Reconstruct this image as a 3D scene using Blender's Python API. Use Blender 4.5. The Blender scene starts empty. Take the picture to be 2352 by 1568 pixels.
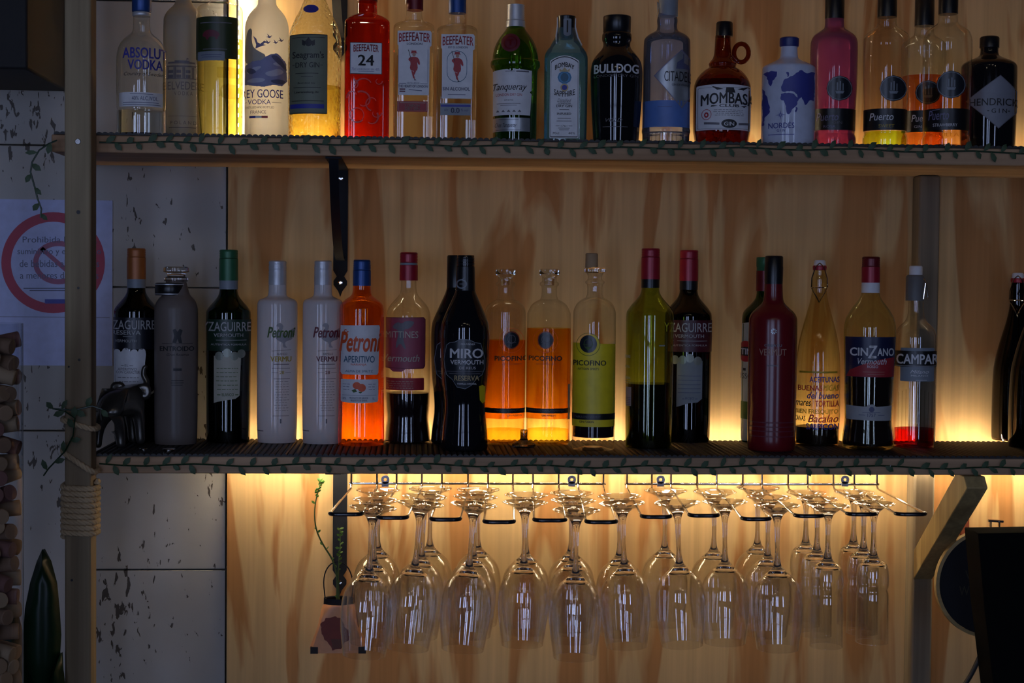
import bpy, bmesh, math, random
from mathutils import Vector, Matrix
from mathutils.geometry import tessellate_polygon
random.seed(7)
S = bpy.context.scene
C = S.collection

# ---------------------------------------------------------------- camera
FPX, D = 3686.0, 2.55
YAW, PITCH, ROLL = 0.0632, -0.0369, 0.0096
FW = Vector((math.sin(YAW) * math.cos(PITCH), math.cos(YAW) * math.cos(PITCH), math.sin(PITCH)))
_rt = Vector((math.cos(YAW), -math.sin(YAW), 0)); _up = _rt.cross(FW)
RT = math.cos(ROLL) * _rt + math.sin(ROLL) * _up
UP = -math.sin(ROLL) * _rt + math.cos(ROLL) * _up
CAM = Vector((0, -D, 0))
cd = bpy.data.cameras.new('camera'); cd.sensor_width = 36; cd.lens = 36 * FPX / 2352
cd.clip_start = 0.05
cam = bpy.data.objects.new('camera', cd); C.objects.link(cam)
M3 = Matrix((RT, UP, -FW)).transposed()
cam.matrix_world = Matrix.Translation(CAM) @ M3.to_4x4()
S.camera = cam
S.view_settings.view_transform = 'Standard'; S.view_settings.look = 'None'
S.view_settings.gamma = 1; S.view_settings.use_curve_mapping = False
S.view_settings.exposure = 0.0
S.cycles.max_bounces = 18; S.cycles.transmission_bounces = 18; S.cycles.transparent_max_bounces = 40
S.cycles.glossy_bounces = 6; S.cycles.diffuse_bounces = 4
S.cycles.sample_clamp_indirect = 4.0
S.cycles.use_denoising = True

# ---------------------------------------------------------------- world
W = bpy.data.worlds.new('world'); S.world = W; W.use_nodes = True
W.node_tree.nodes['Background'].inputs[0].default_value = (0.35, 0.42, 0.75, 1)
W.node_tree.nodes['Background'].inputs[1].default_value = 0.012
WINDOW_POWER = 6.2      # radiance of the daylit window panes behind the camera
LED_WARM = (1.0, 0.82, 0.53)

# ---------------------------------------------------------------- pixel helpers (a ray of the photograph meets a real plane)
def ray(px, py):
    return FW + RT * ((px - 1176) / FPX) + UP * ((784 - py) / FPX)
def at(px, py, Y):
    d = ray(px, py); return CAM + d * ((Y + D) / d.y)
def hit_z(px, py, z):
    d = ray(px, py); return CAM + d * (z / d.z)
def mpp(p):                       # metres per pixel at a point
    return (Vector(p) - CAM).dot(FW) / FPX

# ---------------------------------------------------------------- objects
def tag(o, label=None, cat=None, group=None, kind=None):
    if label: o['label'] = label
    if cat: o['category'] = cat
    if group: o['group'] = group
    if kind: o['kind'] = kind
    return o
def empty(name, loc, rz=0, **k):
    o = bpy.data.objects.new(name, None); C.objects.link(o)
    o.location = loc; o.rotation_euler = (0, 0, rz); o.empty_display_size = 0.02
    return tag(o, **k)
def mk(name, verts, faces, mat, parent=None, smooth=30, **k):
    me = bpy.data.meshes.new(name); me.from_pydata([tuple(v) for v in verts], [], faces); me.update()
    if mat: me.materials.append(mat)
    if smooth is not None:
        for p in me.polygons: p.use_smooth = True
        me.set_sharp_from_angle(angle=math.radians(smooth))
    o = bpy.data.objects.new(name, me); C.objects.link(o)
    if parent: o.parent = parent
    return tag(o, **k)
def box(x0, x1, y0, y1, z0, z1):
    v = [(x, y, z) for z in (z0, z1) for y in (y0, y1) for x in (x0, x1)]
    return v, [(0, 2, 3, 1), (4, 5, 7, 6), (0, 1, 5, 4), (2, 6, 7, 3), (0, 4, 6, 2), (1, 3, 7, 5)]
def merge(parts):
    V, F = [], []
    for v, f in parts:
        n = len(V); V += [tuple(x) for x in v]; F += [tuple(i + n for i in q) for q in f]
    return V, F
def bevel(o, w=0.002, seg=2):
    m = o.modifiers.new('bevel', 'BEVEL'); m.width = w; m.segments = seg; m.limit_method = 'ANGLE'; return o
def lathe(prof, n=40, capb=True, capt=True):
    """prof: (r, z) list; returns verts, faces"""
    V, F = [], []
    for r, z in prof:
        for k in range(n):
            a = 2 * math.pi * k / n; V.append((r * math.sin(a), -r * math.cos(a), z))
    for i in range(len(prof) - 1):
        for k in range(n):
            a, b = i * n + k, i * n + (k + 1) % n
            F.append((a, a + n, b + n, b))
    if capb: F.append(tuple(range((len(prof) - 1) * n, len(prof) * n)))
    if capt: F.append(tuple(reversed(range(n))))
    return V, F
def chaikin(P, it=2):
    for _ in range(it):
        Q = [P[0]]
        for a, b in zip(P, P[1:]):
            Q.append(tuple(.75 * u + .25 * v for u, v in zip(a, b))); Q.append(tuple(.25 * u + .75 * v for u, v in zip(a, b)))
        Q.append(P[-1]); P = Q
    return P
def tube(P, r, n=8, closed=False, radii=None):
    P = [Vector(p) for p in P]; V, F = [], []
    up = Vector((0, 0, 1)); N = len(P)
    nrm = None
    for i, p in enumerate(P):
        a = P[i - 1] if (i > 0 or closed) else P[i]
        b = P[(i + 1) % N] if (i < N - 1 or closed) else P[i]
        t = (b - a).normalized()
        if nrm is None: nrm = t.orthogonal().normalized()
        nrm = (nrm - t * nrm.dot(t)).normalized(); bn = t.cross(nrm)
        rr = radii[i] if radii else r
        for k in range(n):
            c = 2 * math.pi * k / n
            V.append(p + (nrm * math.cos(c) + bn * math.sin(c)) * rr)
    for i in range(N if closed else N - 1):
        for k in range(n):
            a, b = i * n + k, i * n + (k + 1) % n
            j = ((i + 1) % N) * n
            F.append((a, b, j + (k + 1) % n, j + k))
    if not closed:
        F.append(tuple(reversed(range(n)))); F.append(tuple(range((N - 1) * n, N * n)))
    return V, F
def skin(name, pts, edges, mat, parent=None, sub=2, **k):
    me = bpy.data.meshes.new(name); me.from_pydata([p[:3] for p in pts], edges, [])
    me.materials.append(mat)
    o = bpy.data.objects.new(name, me); C.objects.link(o)
    if parent: o.parent = parent
    m = o.modifiers.new('skin', 'SKIN'); m.use_smooth_shade = True
    if not me.skin_vertices: me.attributes.new('skin_vertices', 'FLOAT', 'POINT')
    for i, p in enumerate(pts):
        r = p[3]; r = r if isinstance(r, tuple) else (r, r)
        me.skin_vertices[0].data[i].radius = r; me.skin_vertices[0].data[i].use_root = (i == 0)
    s = o.modifiers.new('sub', 'SUBSURF'); s.levels = s.render_levels = sub
    return tag(o, **k)

# ---------------------------------------------------------------- materials
MATS = {}
class NT:
    def __init__(s, name):
        s.m = bpy.data.materials.new(name); s.m.use_nodes = True; s.t = s.m.node_tree; s.t.nodes.clear()
        s.out = s.t.nodes.new('ShaderNodeOutputMaterial')
    def n(s, kind, **k):
        nd = s.t.nodes.new('ShaderNode' + kind)
        for a, v in k.items():
            if a.startswith('i_'):
                key = a[2:].replace('_', ' ')
                key = int(key) if key.isdigit() else key
                if isinstance(v, bpy.types.NodeSocket): s.t.links.new(v, nd.inputs[key])
                else: nd.inputs[key].default_value = v
            else: setattr(nd, a, v)
        return nd
    def l(s, a, b): s.t.links.new(a, b)
def rgba(c): return (c[0], c[1], c[2], 1)
def paint(name, col, rough=.5, metal=0, spec=.5, emit=None, es=1, coat=0):
    if name in MATS: return MATS[name]
    N = NT(name)
    p = N.n('BsdfPrincipled', i_Base_Color=rgba(col), i_Roughness=rough, i_Metallic=metal)
    p.inputs['Specular IOR Level'].default_value = spec
    if coat: p.inputs['Coat Weight'].default_value = coat; p.inputs['Coat Roughness'].default_value = .05
    if emit: p.inputs['Emission Color'].default_value = rgba(emit); p.inputs['Emission Strength'].default_value = es
    # slight surface unevenness
    no = N.n('TexNoise', i_Scale=60.0, i_Detail=3.0)
    tc = N.n('TexCoord'); N.l(tc.outputs['Object'], no.inputs['Vector'])
    mx = N.n('Mix', data_type='RGBA'); mx.inputs[0].default_value = .5
    hs = N.n('HueSaturation'); hs.inputs['Color'].default_value = rgba(col)
    mr = N.n('MapRange'); mr.inputs[3].default_value = .82; mr.inputs[4].default_value = 1.15
    N.l(no.outputs[0], mr.inputs[0]); N.l(mr.outputs[0], hs.inputs['Value']); N.l(hs.outputs[0], p.inputs['Base Color'])
    N.l(p.outputs[0], N.out.inputs[0]); MATS[name] = N.m; return N.m
def thin(name, tint=(.95, .96, .95), edge=(.50, .52, .50), rough=.02, bump=None, refl=1.0):
    """wall of a glass bottle: light passes straight, tinted, deeper tint where the wall is seen edge-on, with a mirror coat by Fresnel"""
    if name in MATS: return MATS[name]
    N = NT(name)
    lw = N.n('LayerWeight', i_Blend=.35)
    pw = N.n('Math', operation='POWER'); N.l(lw.outputs['Facing'], pw.inputs[0]); pw.inputs[1].default_value = 2.2
    mx = N.n('Mix', data_type='RGBA'); N.l(pw.outputs[0], mx.inputs[0])
    mx.inputs[6].default_value = rgba(tint); mx.inputs[7].default_value = rgba(edge)
    tr = N.n('BsdfTransparent'); N.l(mx.outputs[2], tr.inputs[0])
    gl = N.n('BsdfGlossy', i_Roughness=rough); gl.inputs[0].default_value = (1, 1, 1, 1)
    # Schlick reflectance of a thin pane, the same from both sides
    fr = N.n('LayerWeight', i_Blend=.5); f5 = N.n('Math', operation='POWER'); N.l(fr.outputs['Facing'], f5.inputs[0]); f5.inputs[1].default_value = 4.5
    sc = N.n('Math', operation='MULTIPLY_ADD'); N.l(f5.outputs[0], sc.inputs[0]); sc.inputs[1].default_value = .8; sc.inputs[2].default_value = .05
    ml = N.n('Math', operation='MULTIPLY'); N.l(sc.outputs[0], ml.inputs[0]); ml.inputs[1].default_value = refl
    if bump:
        tc = N.n('TexCoord')
        v = N.n('TexVoronoi', i_Scale=bump[0], feature='SMOOTH_F1'); N.l(tc.outputs['Object'], v.inputs['Vector'])
        b = N.n('Bump', i_Strength=bump[1], i_Distance=.004); N.l(v.outputs['Distance'], b.inputs['Height'])
        N.l(b.outputs[0], gl.inputs['Normal']); N.l(b.outputs[0], fr.inputs['Normal'])
        N.l(b.outputs[0], lw.inputs['Normal'])
    ms = N.n('MixShader'); N.l(ml.outputs[0], ms.inputs[0]); N.l(tr.outputs[0], ms.inputs[1]); N.l(gl.outputs[0], ms.inputs[2])
    N.l(ms.outputs[0], N.out.inputs[0]); MATS[name] = N.m; return N.m
def glass(name, col=(1, 1, 1), rough=0.0, ior=1.47, bump=None):
    if name in MATS: return MATS[name]
    N = NT(name)
    g = N.n('BsdfGlass', i_Roughness=rough, i_IOR=ior); g.inputs[0].default_value = rgba(col)
    if bump:
        tc = N.n('TexCoord')
        v = N.n('TexVoronoi', i_Scale=bump[0], feature='SMOOTH_F1'); N.l(tc.outputs['Object'], v.inputs['Vector'])
        b = N.n('Bump', i_Strength=bump[1], i_Distance=.003); N.l(v.outputs['Distance'], b.inputs['Height'])
        N.l(b.outputs[0], g.inputs['Normal'])
    N.l(g.outputs[0], N.out.inputs[0]); MATS[name] = N.m; return N.m
def frosted(name, col, through=.5, clear=.0, rough=.35, coatf=.6):
    if name in MATS: return MATS[name]
    N = NT(name)
    d = N.n('BsdfDiffuse'); d.inputs[0].default_value = rgba(col)
    t = N.n('BsdfTranslucent'); t.inputs[0].default_value = rgba(col)
    m1 = N.n('MixShader'); m1.inputs[0].default_value = through; N.l(d.outputs[0], m1.inputs[1]); N.l(t.outputs[0], m1.inputs[2])
    tr = N.n('BsdfTransparent'); tr.inputs[0].default_value = rgba(col)
    m2 = N.n('MixShader'); m2.inputs[0].default_value = clear; N.l(m1.outputs[0], m2.inputs[1]); N.l(tr.outputs[0], m2.inputs[2])
    g = N.n('BsdfGlossy', i_Roughness=rough); f = N.n('Fresnel', i_IOR=1.45)
    ml = N.n('Math', operation='MULTIPLY'); N.l(f.outputs[0], ml.inputs[0]); ml.inputs[1].default_value = coatf
    m3 = N.n('MixShader'); N.l(ml.outputs[0], m3.inputs[0]); N.l(m2.outputs[0], m3.inputs[1]); N.l(g.outputs[0], m3.inputs[2])
    N.l(m3.outputs[0], N.out.inputs[0]); MATS[name] = N.m; return N.m
def emis(name, col, s):
    if name in MATS: return MATS[name]
    N = NT(name); e = N.n('Emission', i_Strength=s); e.inputs[0].default_value = rgba(col)
    N.l(e.outputs[0], N.out.inputs[0]); MATS[name] = N.m; return N.m
def wood(name, c1, c2, axis='X', rough=.65, scale=1.0, streak=(.45, .6), bump=.15, spec=.3, flame=(7, .9), dist=.6, fine_=.8, grain=.86):
    """grain runs along axis"""
    if name in MATS: return MATS[name]
    N = NT(name); tc = N.n('TexCoord')
    def stretched(across, along):
        mp = N.n('Mapping'); N.l(tc.outputs['Object'], mp.inputs[0])
        mp.inputs['Scale'].default_value = tuple((along if a == axis else across) * scale for a in 'XYZ'); return mp
    a = stretched(*flame)
    n1 = N.n('TexNoise', i_Scale=1.0, i_Detail=3.0, i_Roughness=.45, i_Distortion=dist); N.l(a.outputs[0], n1.inputs['Vector'])
    r1 = N.n('ValToRGB'); N.l(n1.outputs[0], r1.inputs[0])
    e = r1.color_ramp.elements; e[0].position = streak[0]; e[0].color = rgba(c1); e[1].position = streak[1]; e[1].color = rgba(c2)
    b = stretched(160, 3)
    n2 = N.n('TexNoise', i_Scale=1.0, i_Detail=4.0); N.l(b.outputs[0], n2.inputs['Vector'])
    mr = N.n('MapRange'); mr.inputs[1].default_value = .3; mr.inputs[2].default_value = .7; mr.inputs[3].default_value = grain; mr.inputs[4].default_value = 1.06
    N.l(n2.outputs[0], mr.inputs[0])
    c = stretched(30, 1.2)
    n3 = N.n('TexNoise', i_Scale=1.0, i_Detail=2.0, i_Distortion=1.2); N.l(c.outputs[0], n3.inputs['Vector'])
    mr3 = N.n('MapRange'); mr3.inputs[1].default_value = .35; mr3.inputs[2].default_value = .65; mr3.inputs[3].default_value = fine_; mr3.inputs[4].default_value = 1.1
    N.l(n3.outputs[0], mr3.inputs[0])
    mm = N.n('Math', operation='MULTIPLY'); N.l(mr.outputs[0], mm.inputs[0]); N.l(mr3.outputs[0], mm.inputs[1])
    hs = N.n('HueSaturation'); N.l(r1.outputs[0], hs.inputs['Color']); N.l(mm.outputs[0], hs.inputs['Value'])
    p = N.n('BsdfPrincipled', i_Roughness=rough); N.l(hs.outputs[0], p.inputs['Base Color'])
    p.inputs['Specular IOR Level'].default_value = spec
    bp = N.n('Bump', i_Strength=bump, i_Distance=.002); N.l(n2.outputs[0], bp.inputs['Height']); N.l(bp.outputs[0], p.inputs['Normal'])
    N.l(p.outputs[0], N.out.inputs[0]); MATS[name] = N.m; return N.m
def travertine():
    N = NT('travertine'); tc = N.n('TexCoord')
    n0 = N.n('TexNoise', i_Scale=3.0, i_Detail=5.0); N.l(tc.outputs['Object'], n0.inputs['Vector'])
    r0 = N.n('ValToRGB'); N.l(n0.outputs[0], r0.inputs[0])
    r0.color_ramp.elements[0].position = .3; r0.color_ramp.elements[0].color = (.33, .305, .27, 1)
    r0.color_ramp.elements[1].position = .7; r0.color_ramp.elements[1].color = (.50, .47, .43, 1)
    mp = N.n('Mapping'); N.l(tc.outputs['Object'], mp.inputs[0]); mp.inputs['Scale'].default_value = (110, 110, 42)
    n1 = N.n('TexNoise', i_Scale=1.0, i_Detail=3.0, i_Distortion=.5); N.l(mp.outputs[0], n1.inputs['Vector'])
    mp2 = N.n('Mapping'); N.l(tc.outputs['Object'], mp2.inputs[0]); mp2.inputs['Scale'].default_value = (9, 9, 3)
    n2 = N.n('TexNoise', i_Scale=1.0, i_Detail=2.0); N.l(mp2.outputs[0], n2.inputs['Vector'])
    ad = N.n('Math', operation='MULTIPLY_ADD'); N.l(n2.outputs[0], ad.inputs[0]); ad.inputs[1].default_value = .6; N.l(n1.outputs[0], ad.inputs[2])
    r1 = N.n('ValToRGB'); N.l(ad.outputs[0], r1.inputs[0])
    r1.color_ramp.elements[0].position = .985; r1.color_ramp.elements[0].color = (1, 1, 1, 1)
    r1.color_ramp.elements[1].position = 1.02; r1.color_ramp.elements[1].color = (.16, .13, .1, 1)
    mx = N.n('Mix', data_type='RGBA', blend_type='MULTIPLY'); mx.inputs[0].default_value = 1
    N.l(r0.outputs[0], mx.inputs[6]); N.l(r1.outputs[0], mx.inputs[7])
    p = N.n('BsdfPrincipled', i_Roughness=.55); N.l(mx.outputs[2], p.inputs['Base Color'])
    bp = N.n('Bump', i_Strength=.5, i_Distance=.003); N.l(r1.outputs[0], bp.inputs['Height']); N.l(bp.outputs[0], p.inputs['Normal'])
    N.l(p.outputs[0], N.out.inputs[0]); return N.m
M_ply = wood('plywood', (.60, .39, .18), (.44, .21, .075), 'Z', streak=(.50, .58), bump=.03, spec=.12, flame=(11, 1.5), dist=1.6, fine_=.93, grain=.95)
M_shelf = wood('shelf_pine', (.52, .33, .19), (.40, .23, .12), 'X')
M_post = wood('post_pine', (.38, .29, .17), (.27, .19, .11), 'Z')
M_greywood = wood('stud_pine', (.26, .20, .13), (.18, .13, .08), 'Z')
M_brace = wood('brace_pine', (.46, .34, .15), (.32, .22, .09), 'Z')
M_stone = travertine()
M_black = paint('black_metal', (.008, .009, .014), .6, spec=.2)
M_rubber = paint('black_rubber', (.014, .013, .013), .55)
M_chrome = paint('chrome_wire', (.75, .72, .68), .12, 1)
M_sleeve = paint('black_sleeve', (.01, .01, .015), .25)
M_leaf = paint('garland_green', (.045, .085, .035), .6)
M_leafd = paint('dark_leaf', (.008, .035, .012), .35)
M_rope = paint('jute_rope', (.56, .41, .24), .8)
M_white = paint('white_ink', (.72, .72, .72), .5)
M_paper = paint('white_paper', (.66, .67, .70), .6)
M_ink = paint('black_ink', (.015, .015, .018), .5)
M_red = paint('red_ink', (.42, .02, .03), .5)
M_blue = paint('blue_ink', (.03, .04, .32), .5)
M_gold = paint('gold_ink', (.5, .38, .18), .4)

# ================================================================= the setting
WY = 0.286                       # plywood face
zU0, zL0 = 0.1961, -0.3065     # undersides of the two shelves
SH = 0.0273
zU, zL = zU0 + SH + .0045, zL0 + SH + .0045    # where things stand (on the ribbed mats)
XL = at(180, 700, WY + .01).x
def tiles(x0, x1, zs):
    out = []
    for a, b in zip(zs, zs[1:]):
        out.append(box(x0 + .0008, x1 - .0008, WY + .012, WY + .04, min(a, b) + .0012, max(a, b) - .0012))
    return merge(out)
zA = at(75, 333, WY + .012).z; zB = at(400, 660, WY + .012).z; TH = zB - at(400, 1308, WY + .012).z
v1 = tiles(-2.0, XL, [zA + k * TH for k in (-4, -3, -2, -1, 0, 1, 2, 3)])
v2 = tiles(XL, at(520, 700, WY + .012).x, [zB + k * TH for k in (-4, -3, -2, -1, 0, 1, 2)])
v3 = box(-2.0, 2.2, WY + .04, WY + .07, -1.6, 1.6)
o = mk('wall_back', *merge([v1, v2, v3]), M_stone, kind='structure'); bevel(o, .001, 1)
xp = at(523, 700, WY).x
ply = mk('wall_panel', *merge([box(xp, 2.2, WY, WY + .012, -1.6, 1.4)]), M_ply, kind='structure')
# front wall of the room, behind the camera, with daylight windows
WX = [(-3.05, -2.45), (-1.3, -.85), (-.6, -.2), (1.55, 1.95)]
FYW = -4.9; zw0, zw1 = -1.0, .95
xs = [-4.0] + [v for p in WX for v in p] + [3.0]
cells = [box(a, b, FYW - .15, FYW, -1.6, 2.0) for a, b in zip(xs[0::2], xs[1::2])]
for a, b in WX:
    cells += [box(a, b, FYW - .15, FYW, -1.6, zw0), box(a, b, FYW - .15, FYW, zw1, 2.0)]
M_dark = paint('dark_plaster', (.10, .09, .08), .8)
mk('wall_front', *merge(cells), M_dark, kind='structure')
M_sky = emis('daylight', (.47, .60, 1.0), WINDOW_POWER)
M_frame = paint('window_frame', (.25, .22, .2), .6)
for i, (a, b) in enumerate(WX):
    fr = [box(a, b, FYW - .06, FYW - .03, z - .015, z + .015) for z in (zw0 + .015, zw0 + .65, zw0 + 1.3, zw1 - .015)]
    fr += [box(x - .015, x + .015, FYW - .06, FYW - .03, zw0, zw1) for x in (a + .015, b - .015)]
    w = mk('window_%d' % (i + 1), *merge(fr), M_frame, kind='structure')
    mk('daylight_pane', *box(a, b, FYW - .075, FYW - .07, zw0, zw1), M_sky, w, smooth=None)

# ================================================================= shelves
xsr = 1.35
def shelf(nm, z0, xa, lab, yb=.244):
    o = mk(nm, *box(xa, xsr, 0, yb, z0, z0 + SH), M_shelf, label=lab, cat='shelf'); bevel(o, .002)
    return o
xu = at(118, 330, 0).x; xl = at(205, 1065, 0).x
shelf('shelf_board', zU0, xu, 'long upper pine shelf board carrying spirit bottles, screwed to the post', WY - .0005)
shelf('shelf_board', zL0, xl, 'long lower pine shelf board carrying vermouth bottles above the hanging glasses')
def mat(z, xa, lab):
    V, F = [], []; p = .0093; n = int((xsr - xa) / p); k = 6
    for i in range(n):
        for j in range(k):
            a = math.pi * j / k
            V += [(xa + p * (i + .5) - math.cos(a) * p * .5, y, z + .0008 + math.sin(a) * .0038) for y in (-.003, .243)]
    m = len(V) // 2
    for i in range(m - 1): F.append((2 * i, 2 * i + 2, 2 * i + 3, 2 * i + 1))
    b = len(V); V += [(xa, -.003, z + .0001), (xa, .243, z + .0001), (V[b - 1][0], -.003, z + .0001), (V[b - 1][0], .243, z + .0001)]
    F.append((b, b + 1, b + 3, b + 2))
    F.append(tuple([b] + [2 * i for i in range(m)] + [b + 2])[::-1]); F.append(tuple([b + 1] + [2 * i + 1 for i in range(m)] + [b + 3]))
    return mk('ribbed_mat', V, F, M_rubber, smooth=50, label=lab, cat='mat')
mat(zU0 + SH, xu + .004, 'black ribbed rubber mat on the upper shelf under the spirit bottles')
mat(zL0 + SH, at(208, 1040, 0).x, 'black ribbed rubber mat on the lower shelf under the vermouth bottles')
# LED strips tucked behind the shelves
def led(P0, P1, nrm, w, power, lab):
    """strip from P0 to P1: a thin channel with a glowing face"""
    P0, P1, nrm = Vector(P0), Vector(P1), Vector(nrm).normalized()
    t = (P1 - P0).normalized(); s = t.cross(nrm) * w / 2
    r = empty('light_strip', P0, label=lab, cat='led strip')
    def slab(h0, h1, ww):
        v = []
        for h in (h0, h1):
            for p in (P0, P1):
                for q in (-1, 1): v.append(p - P0 + s * q * ww + nrm * h)
        return v, [(0, 1, 3, 2), (4, 6, 7, 5), (0, 4, 5, 1), (2, 3, 7, 6), (0, 2, 6, 4), (1, 5, 7, 3)]
    mk('backing', *slab(-.002, 0, 1.15), M_white, r, smooth=None)
    # glowing diodes every 16.7 mm along the tape
    n_ = max(1, int((P1 - P0).length / .0167)); parts = []
    for i in range(n_):
        c = t * (.0167 * (i + .5)); v = []
        for h in (.0001, .0014):
            for a in (-.0028, .0028):
                for q in (-1, 1): v.append(c + t * a + s.normalized() * (q * .0025) + nrm * h)
        parts.append((v, [(0, 1, 3, 2), (4, 6, 7, 5), (0, 4, 5, 1), (2, 3, 7, 6), (0, 2, 6, 4), (1, 5, 7, 3)]))
    V, F = merge(parts)
    tag(mk('glowing_diodes', V, F, emis('led_%g' % power, LED_WARM, power * 3.9), r, smooth=None), kind='stuff')
    return r
LED_LU, LED_LD, LED_UU, LED_UV, LED_UL = 42, 74, 22, 105, 64
LY_ = .2465
ux = lambda px: at(px, 1010, .24).x
led((ux(560), LY_, zL0 + SH - .004), (1.3, LY_, zL0 + SH - .004), (0, .8, 1), .007, LED_LU, 'warm light strip on the rear edge of the lower shelf shining up the plywood')
led((ux(530), .232, zL0 - .0022), (1.3, .232, zL0 - .0022), (0, .1, -1), .007, LED_LD, 'warm light strip under the lower shelf above the hanging glasses')
led((ux(1430), .256, zU0 + SH + .0022), (1.3, .256, zU0 + SH + .0022), (0, 0, 1), .007, LED_UU, 'warm light strip on the rear edge of the upper shelf behind the dark round bottle')
led((ux(505), .256, zU0 + SH + .0022), (ux(830), .256, zU0 + SH + .0022), (0, 0, 1), .007, LED_UL, 'warm light strip on the rear edge of the upper shelf behind the frosted bottles')
xt = at(546, 200, .262).x
led((xt, .262, zU0 + SH + .002), (xt, .262, .56), (.9, .35, 0), .006, LED_UV, 'warm upright light strip at the plywood edge behind the dark green labelled bottle')
# pendant lamps in the room, seen only as sparks in the glass
for i, (x, y, z) in enumerate(((-.5, -3.2, 1.5), (-.25, -3.25, 1.52), (.0, -3.2, 1.5), (.55, -3.3, 1.35), (.75, -3.3, 1.38), (-1.1, -3.6, 1.2), (1.3, -3.6, 1.3))):
    lp = empty('pendant_lamp', (x, y, z), label='small warm pendant bulb on a cord from the ceiling of the room', cat='lamp', group='pendant bulbs in the room')
    v, f = lathe([(.002, .03), (.016, .015), (.022, -.005), (.016, -.024), (.002, -.03)], 20); mk('bulb', v, f, emis('bulb', (1, .85, .6), 60), lp)
    v, f = lathe([(.002, .9), (.002, .05), (.014, .045), (.014, .02)], 12); mk('cord', v, f, M_black, lp)

# left post with rope
pL, pR = at(148, 700, -.045).x, at(209, 700, -.045).x
post = empty('wooden_post', (pL, -.045, -1.5), label='rough pine post in front of the shelf ends, wrapped with rope', cat='post')
o = mk('post_shaft', *box(0, pR - pL, 0, .044, 0, 2.9), M_post, post); bevel(o, .003)
def disc(px, py, Y, r, h, mat, name, parent, n=16):
    P = at(px, py, Y); V, F = lathe([(r * .85, h), (r, h * .7), (r, 0)], n)
    V = [(x, -z, y) for x, y, z in V]
    o = mk(name, V, F, mat, parent); o.location = P - (Vector(parent.location) if parent else Vector()); return o
s = disc(179, 325, -.045, .0045, .0015, M_chrome, 'screw', post)
for (x, y, r) in ((180, 487, .003), (180, 661, .0018), (158, 842, .0016), (182, 826, .002), (165, 1332, .002)):
    disc(x, y, -.045, r, .0004, M_ink, 'knot_hole', post)
# rope: one coil plus two loose turns
M_rp = M_rope
def rope_path(z_of, turns, x0, x1, y0, y1, k=28):
    P = []
    for i in range(int(turns * k) + 1):
        t = i / k; a = 2 * math.pi * t
        cx, cy = (x0 + x1) / 2, (y0 + y1) / 2
        e = 4.0
        ca, sa = math.cos(a), math.sin(a)
        q = (abs(ca) ** e + abs(sa) ** e) ** (-1 / e)
        P.append(Vector((cx + (x1 - x0) / 2 * ca * q, cy + (y1 - y0) / 2 * sa * q, z_of(t))))
    return P
def rope(P, r, parent, name, **k):
    """three twisted strands along P"""
    parts = []
    L = [0]
    for a, b in zip(P, P[1:]): L.append(L[-1] + (b - a).length)
    Q = []; step = r * .9; j = 0; s = 0
    while s < L[-1]:
        while L[j + 1] < s: j += 1
        Q.append((P[j].lerp(P[j + 1], (s - L[j]) / (L[j + 1] - L[j])), s)); s += step
    for st in range(3):
        R = []
        for i, (p, s) in enumerate(Q):
            t = (Q[min(i + 1, len(Q) - 1)][0] - Q[max(i - 1, 0)][0]).normalized()
            u = Vector((0, 0, 1)); n = (u - t * u.dot(t)).normalized(); b = t.cross(n)
            a = s / (r * 5.0) * 2 * math.pi + st * 2.094
            R.append(p + (n * math.cos(a) + b * math.sin(a)) * r * .5)
        parts.append(tube(R, r * .56, 6))
    return mk(name, *merge(parts), M_rp, parent, smooth=80, **k)
rp = empty('jute_rope', (0, 0, 0), label='beige twisted jute rope coiled around the rough pine post', cat='rope')
g = .0045
zt, zb = at(170, 1112, -.05).z, at(170, 1236, -.05).z
rope(rope_path(lambda t: zt + (zb - zt) * t / 9.6, 9.6, pL - g, pR + g, -.045 - g, -.001 + g), .0048, rp, 'coil')
for ya, yb, nm in ((966, 985, 'loose_turn'), (1040, 1082, 'loose_turn')):
    z1, z2 = at(140, ya, -.05).z, at(215, yb, -.05).z
    # front leg slopes down from one edge to the other, the back leg climbs again
    Pp = rope_path(lambda t: 0, 1, pL - g, pR + g, -.045 - g, -.001 + g, 40)
    Pp = [Vector((p.x, p.y, z1 + (z2 - z1) * (p.x - pL) / (pR - pL))) for p in Pp]
    rope(Pp, .0047, rp, nm)

# stud on the wall, right
sx0, sx1 = at(2107, 750, WY - .045).x, at(2155, 750, WY - .045).x
o = mk('wooden_stud', *box(sx0, sx1, WY - .045, WY - .0005, -1.5, zU0 - .0005), M_greywood, label='greyish upright wooden stud on the plywood behind the silver-capped small red bottle', cat='post'); bevel(o, .004)
# knee brace under lower shelf: slants forward from the stud to the shelf front
zc = at(2130, 1330, WY - .045).z; zc2 = at(2110, 1262, WY - .045).z
V = []
bx0, bx1 = sx0 + .001, sx1 - .002
prof = [(WY - .0455, zc), (WY - .0455, zc2), (.030, zL0 - .0006), (-.010, zL0 - .0006), (-.026, zL0 - .018)]
for x in (bx0, bx1): V += [(x, y, z) for y, z in prof]
n = len(prof)
F = [tuple(range(n))[::-1], tuple(range(n, 2 * n))] + [(i, (i + 1) % n, n + (i + 1) % n, n + i) for i in range(n)]
o = mk('wooden_brace', V, F, M_brace, label='slanting wooden knee brace between the stud and the underside of the lower shelf', cat='brace'); bevel(o, .0015)

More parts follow.
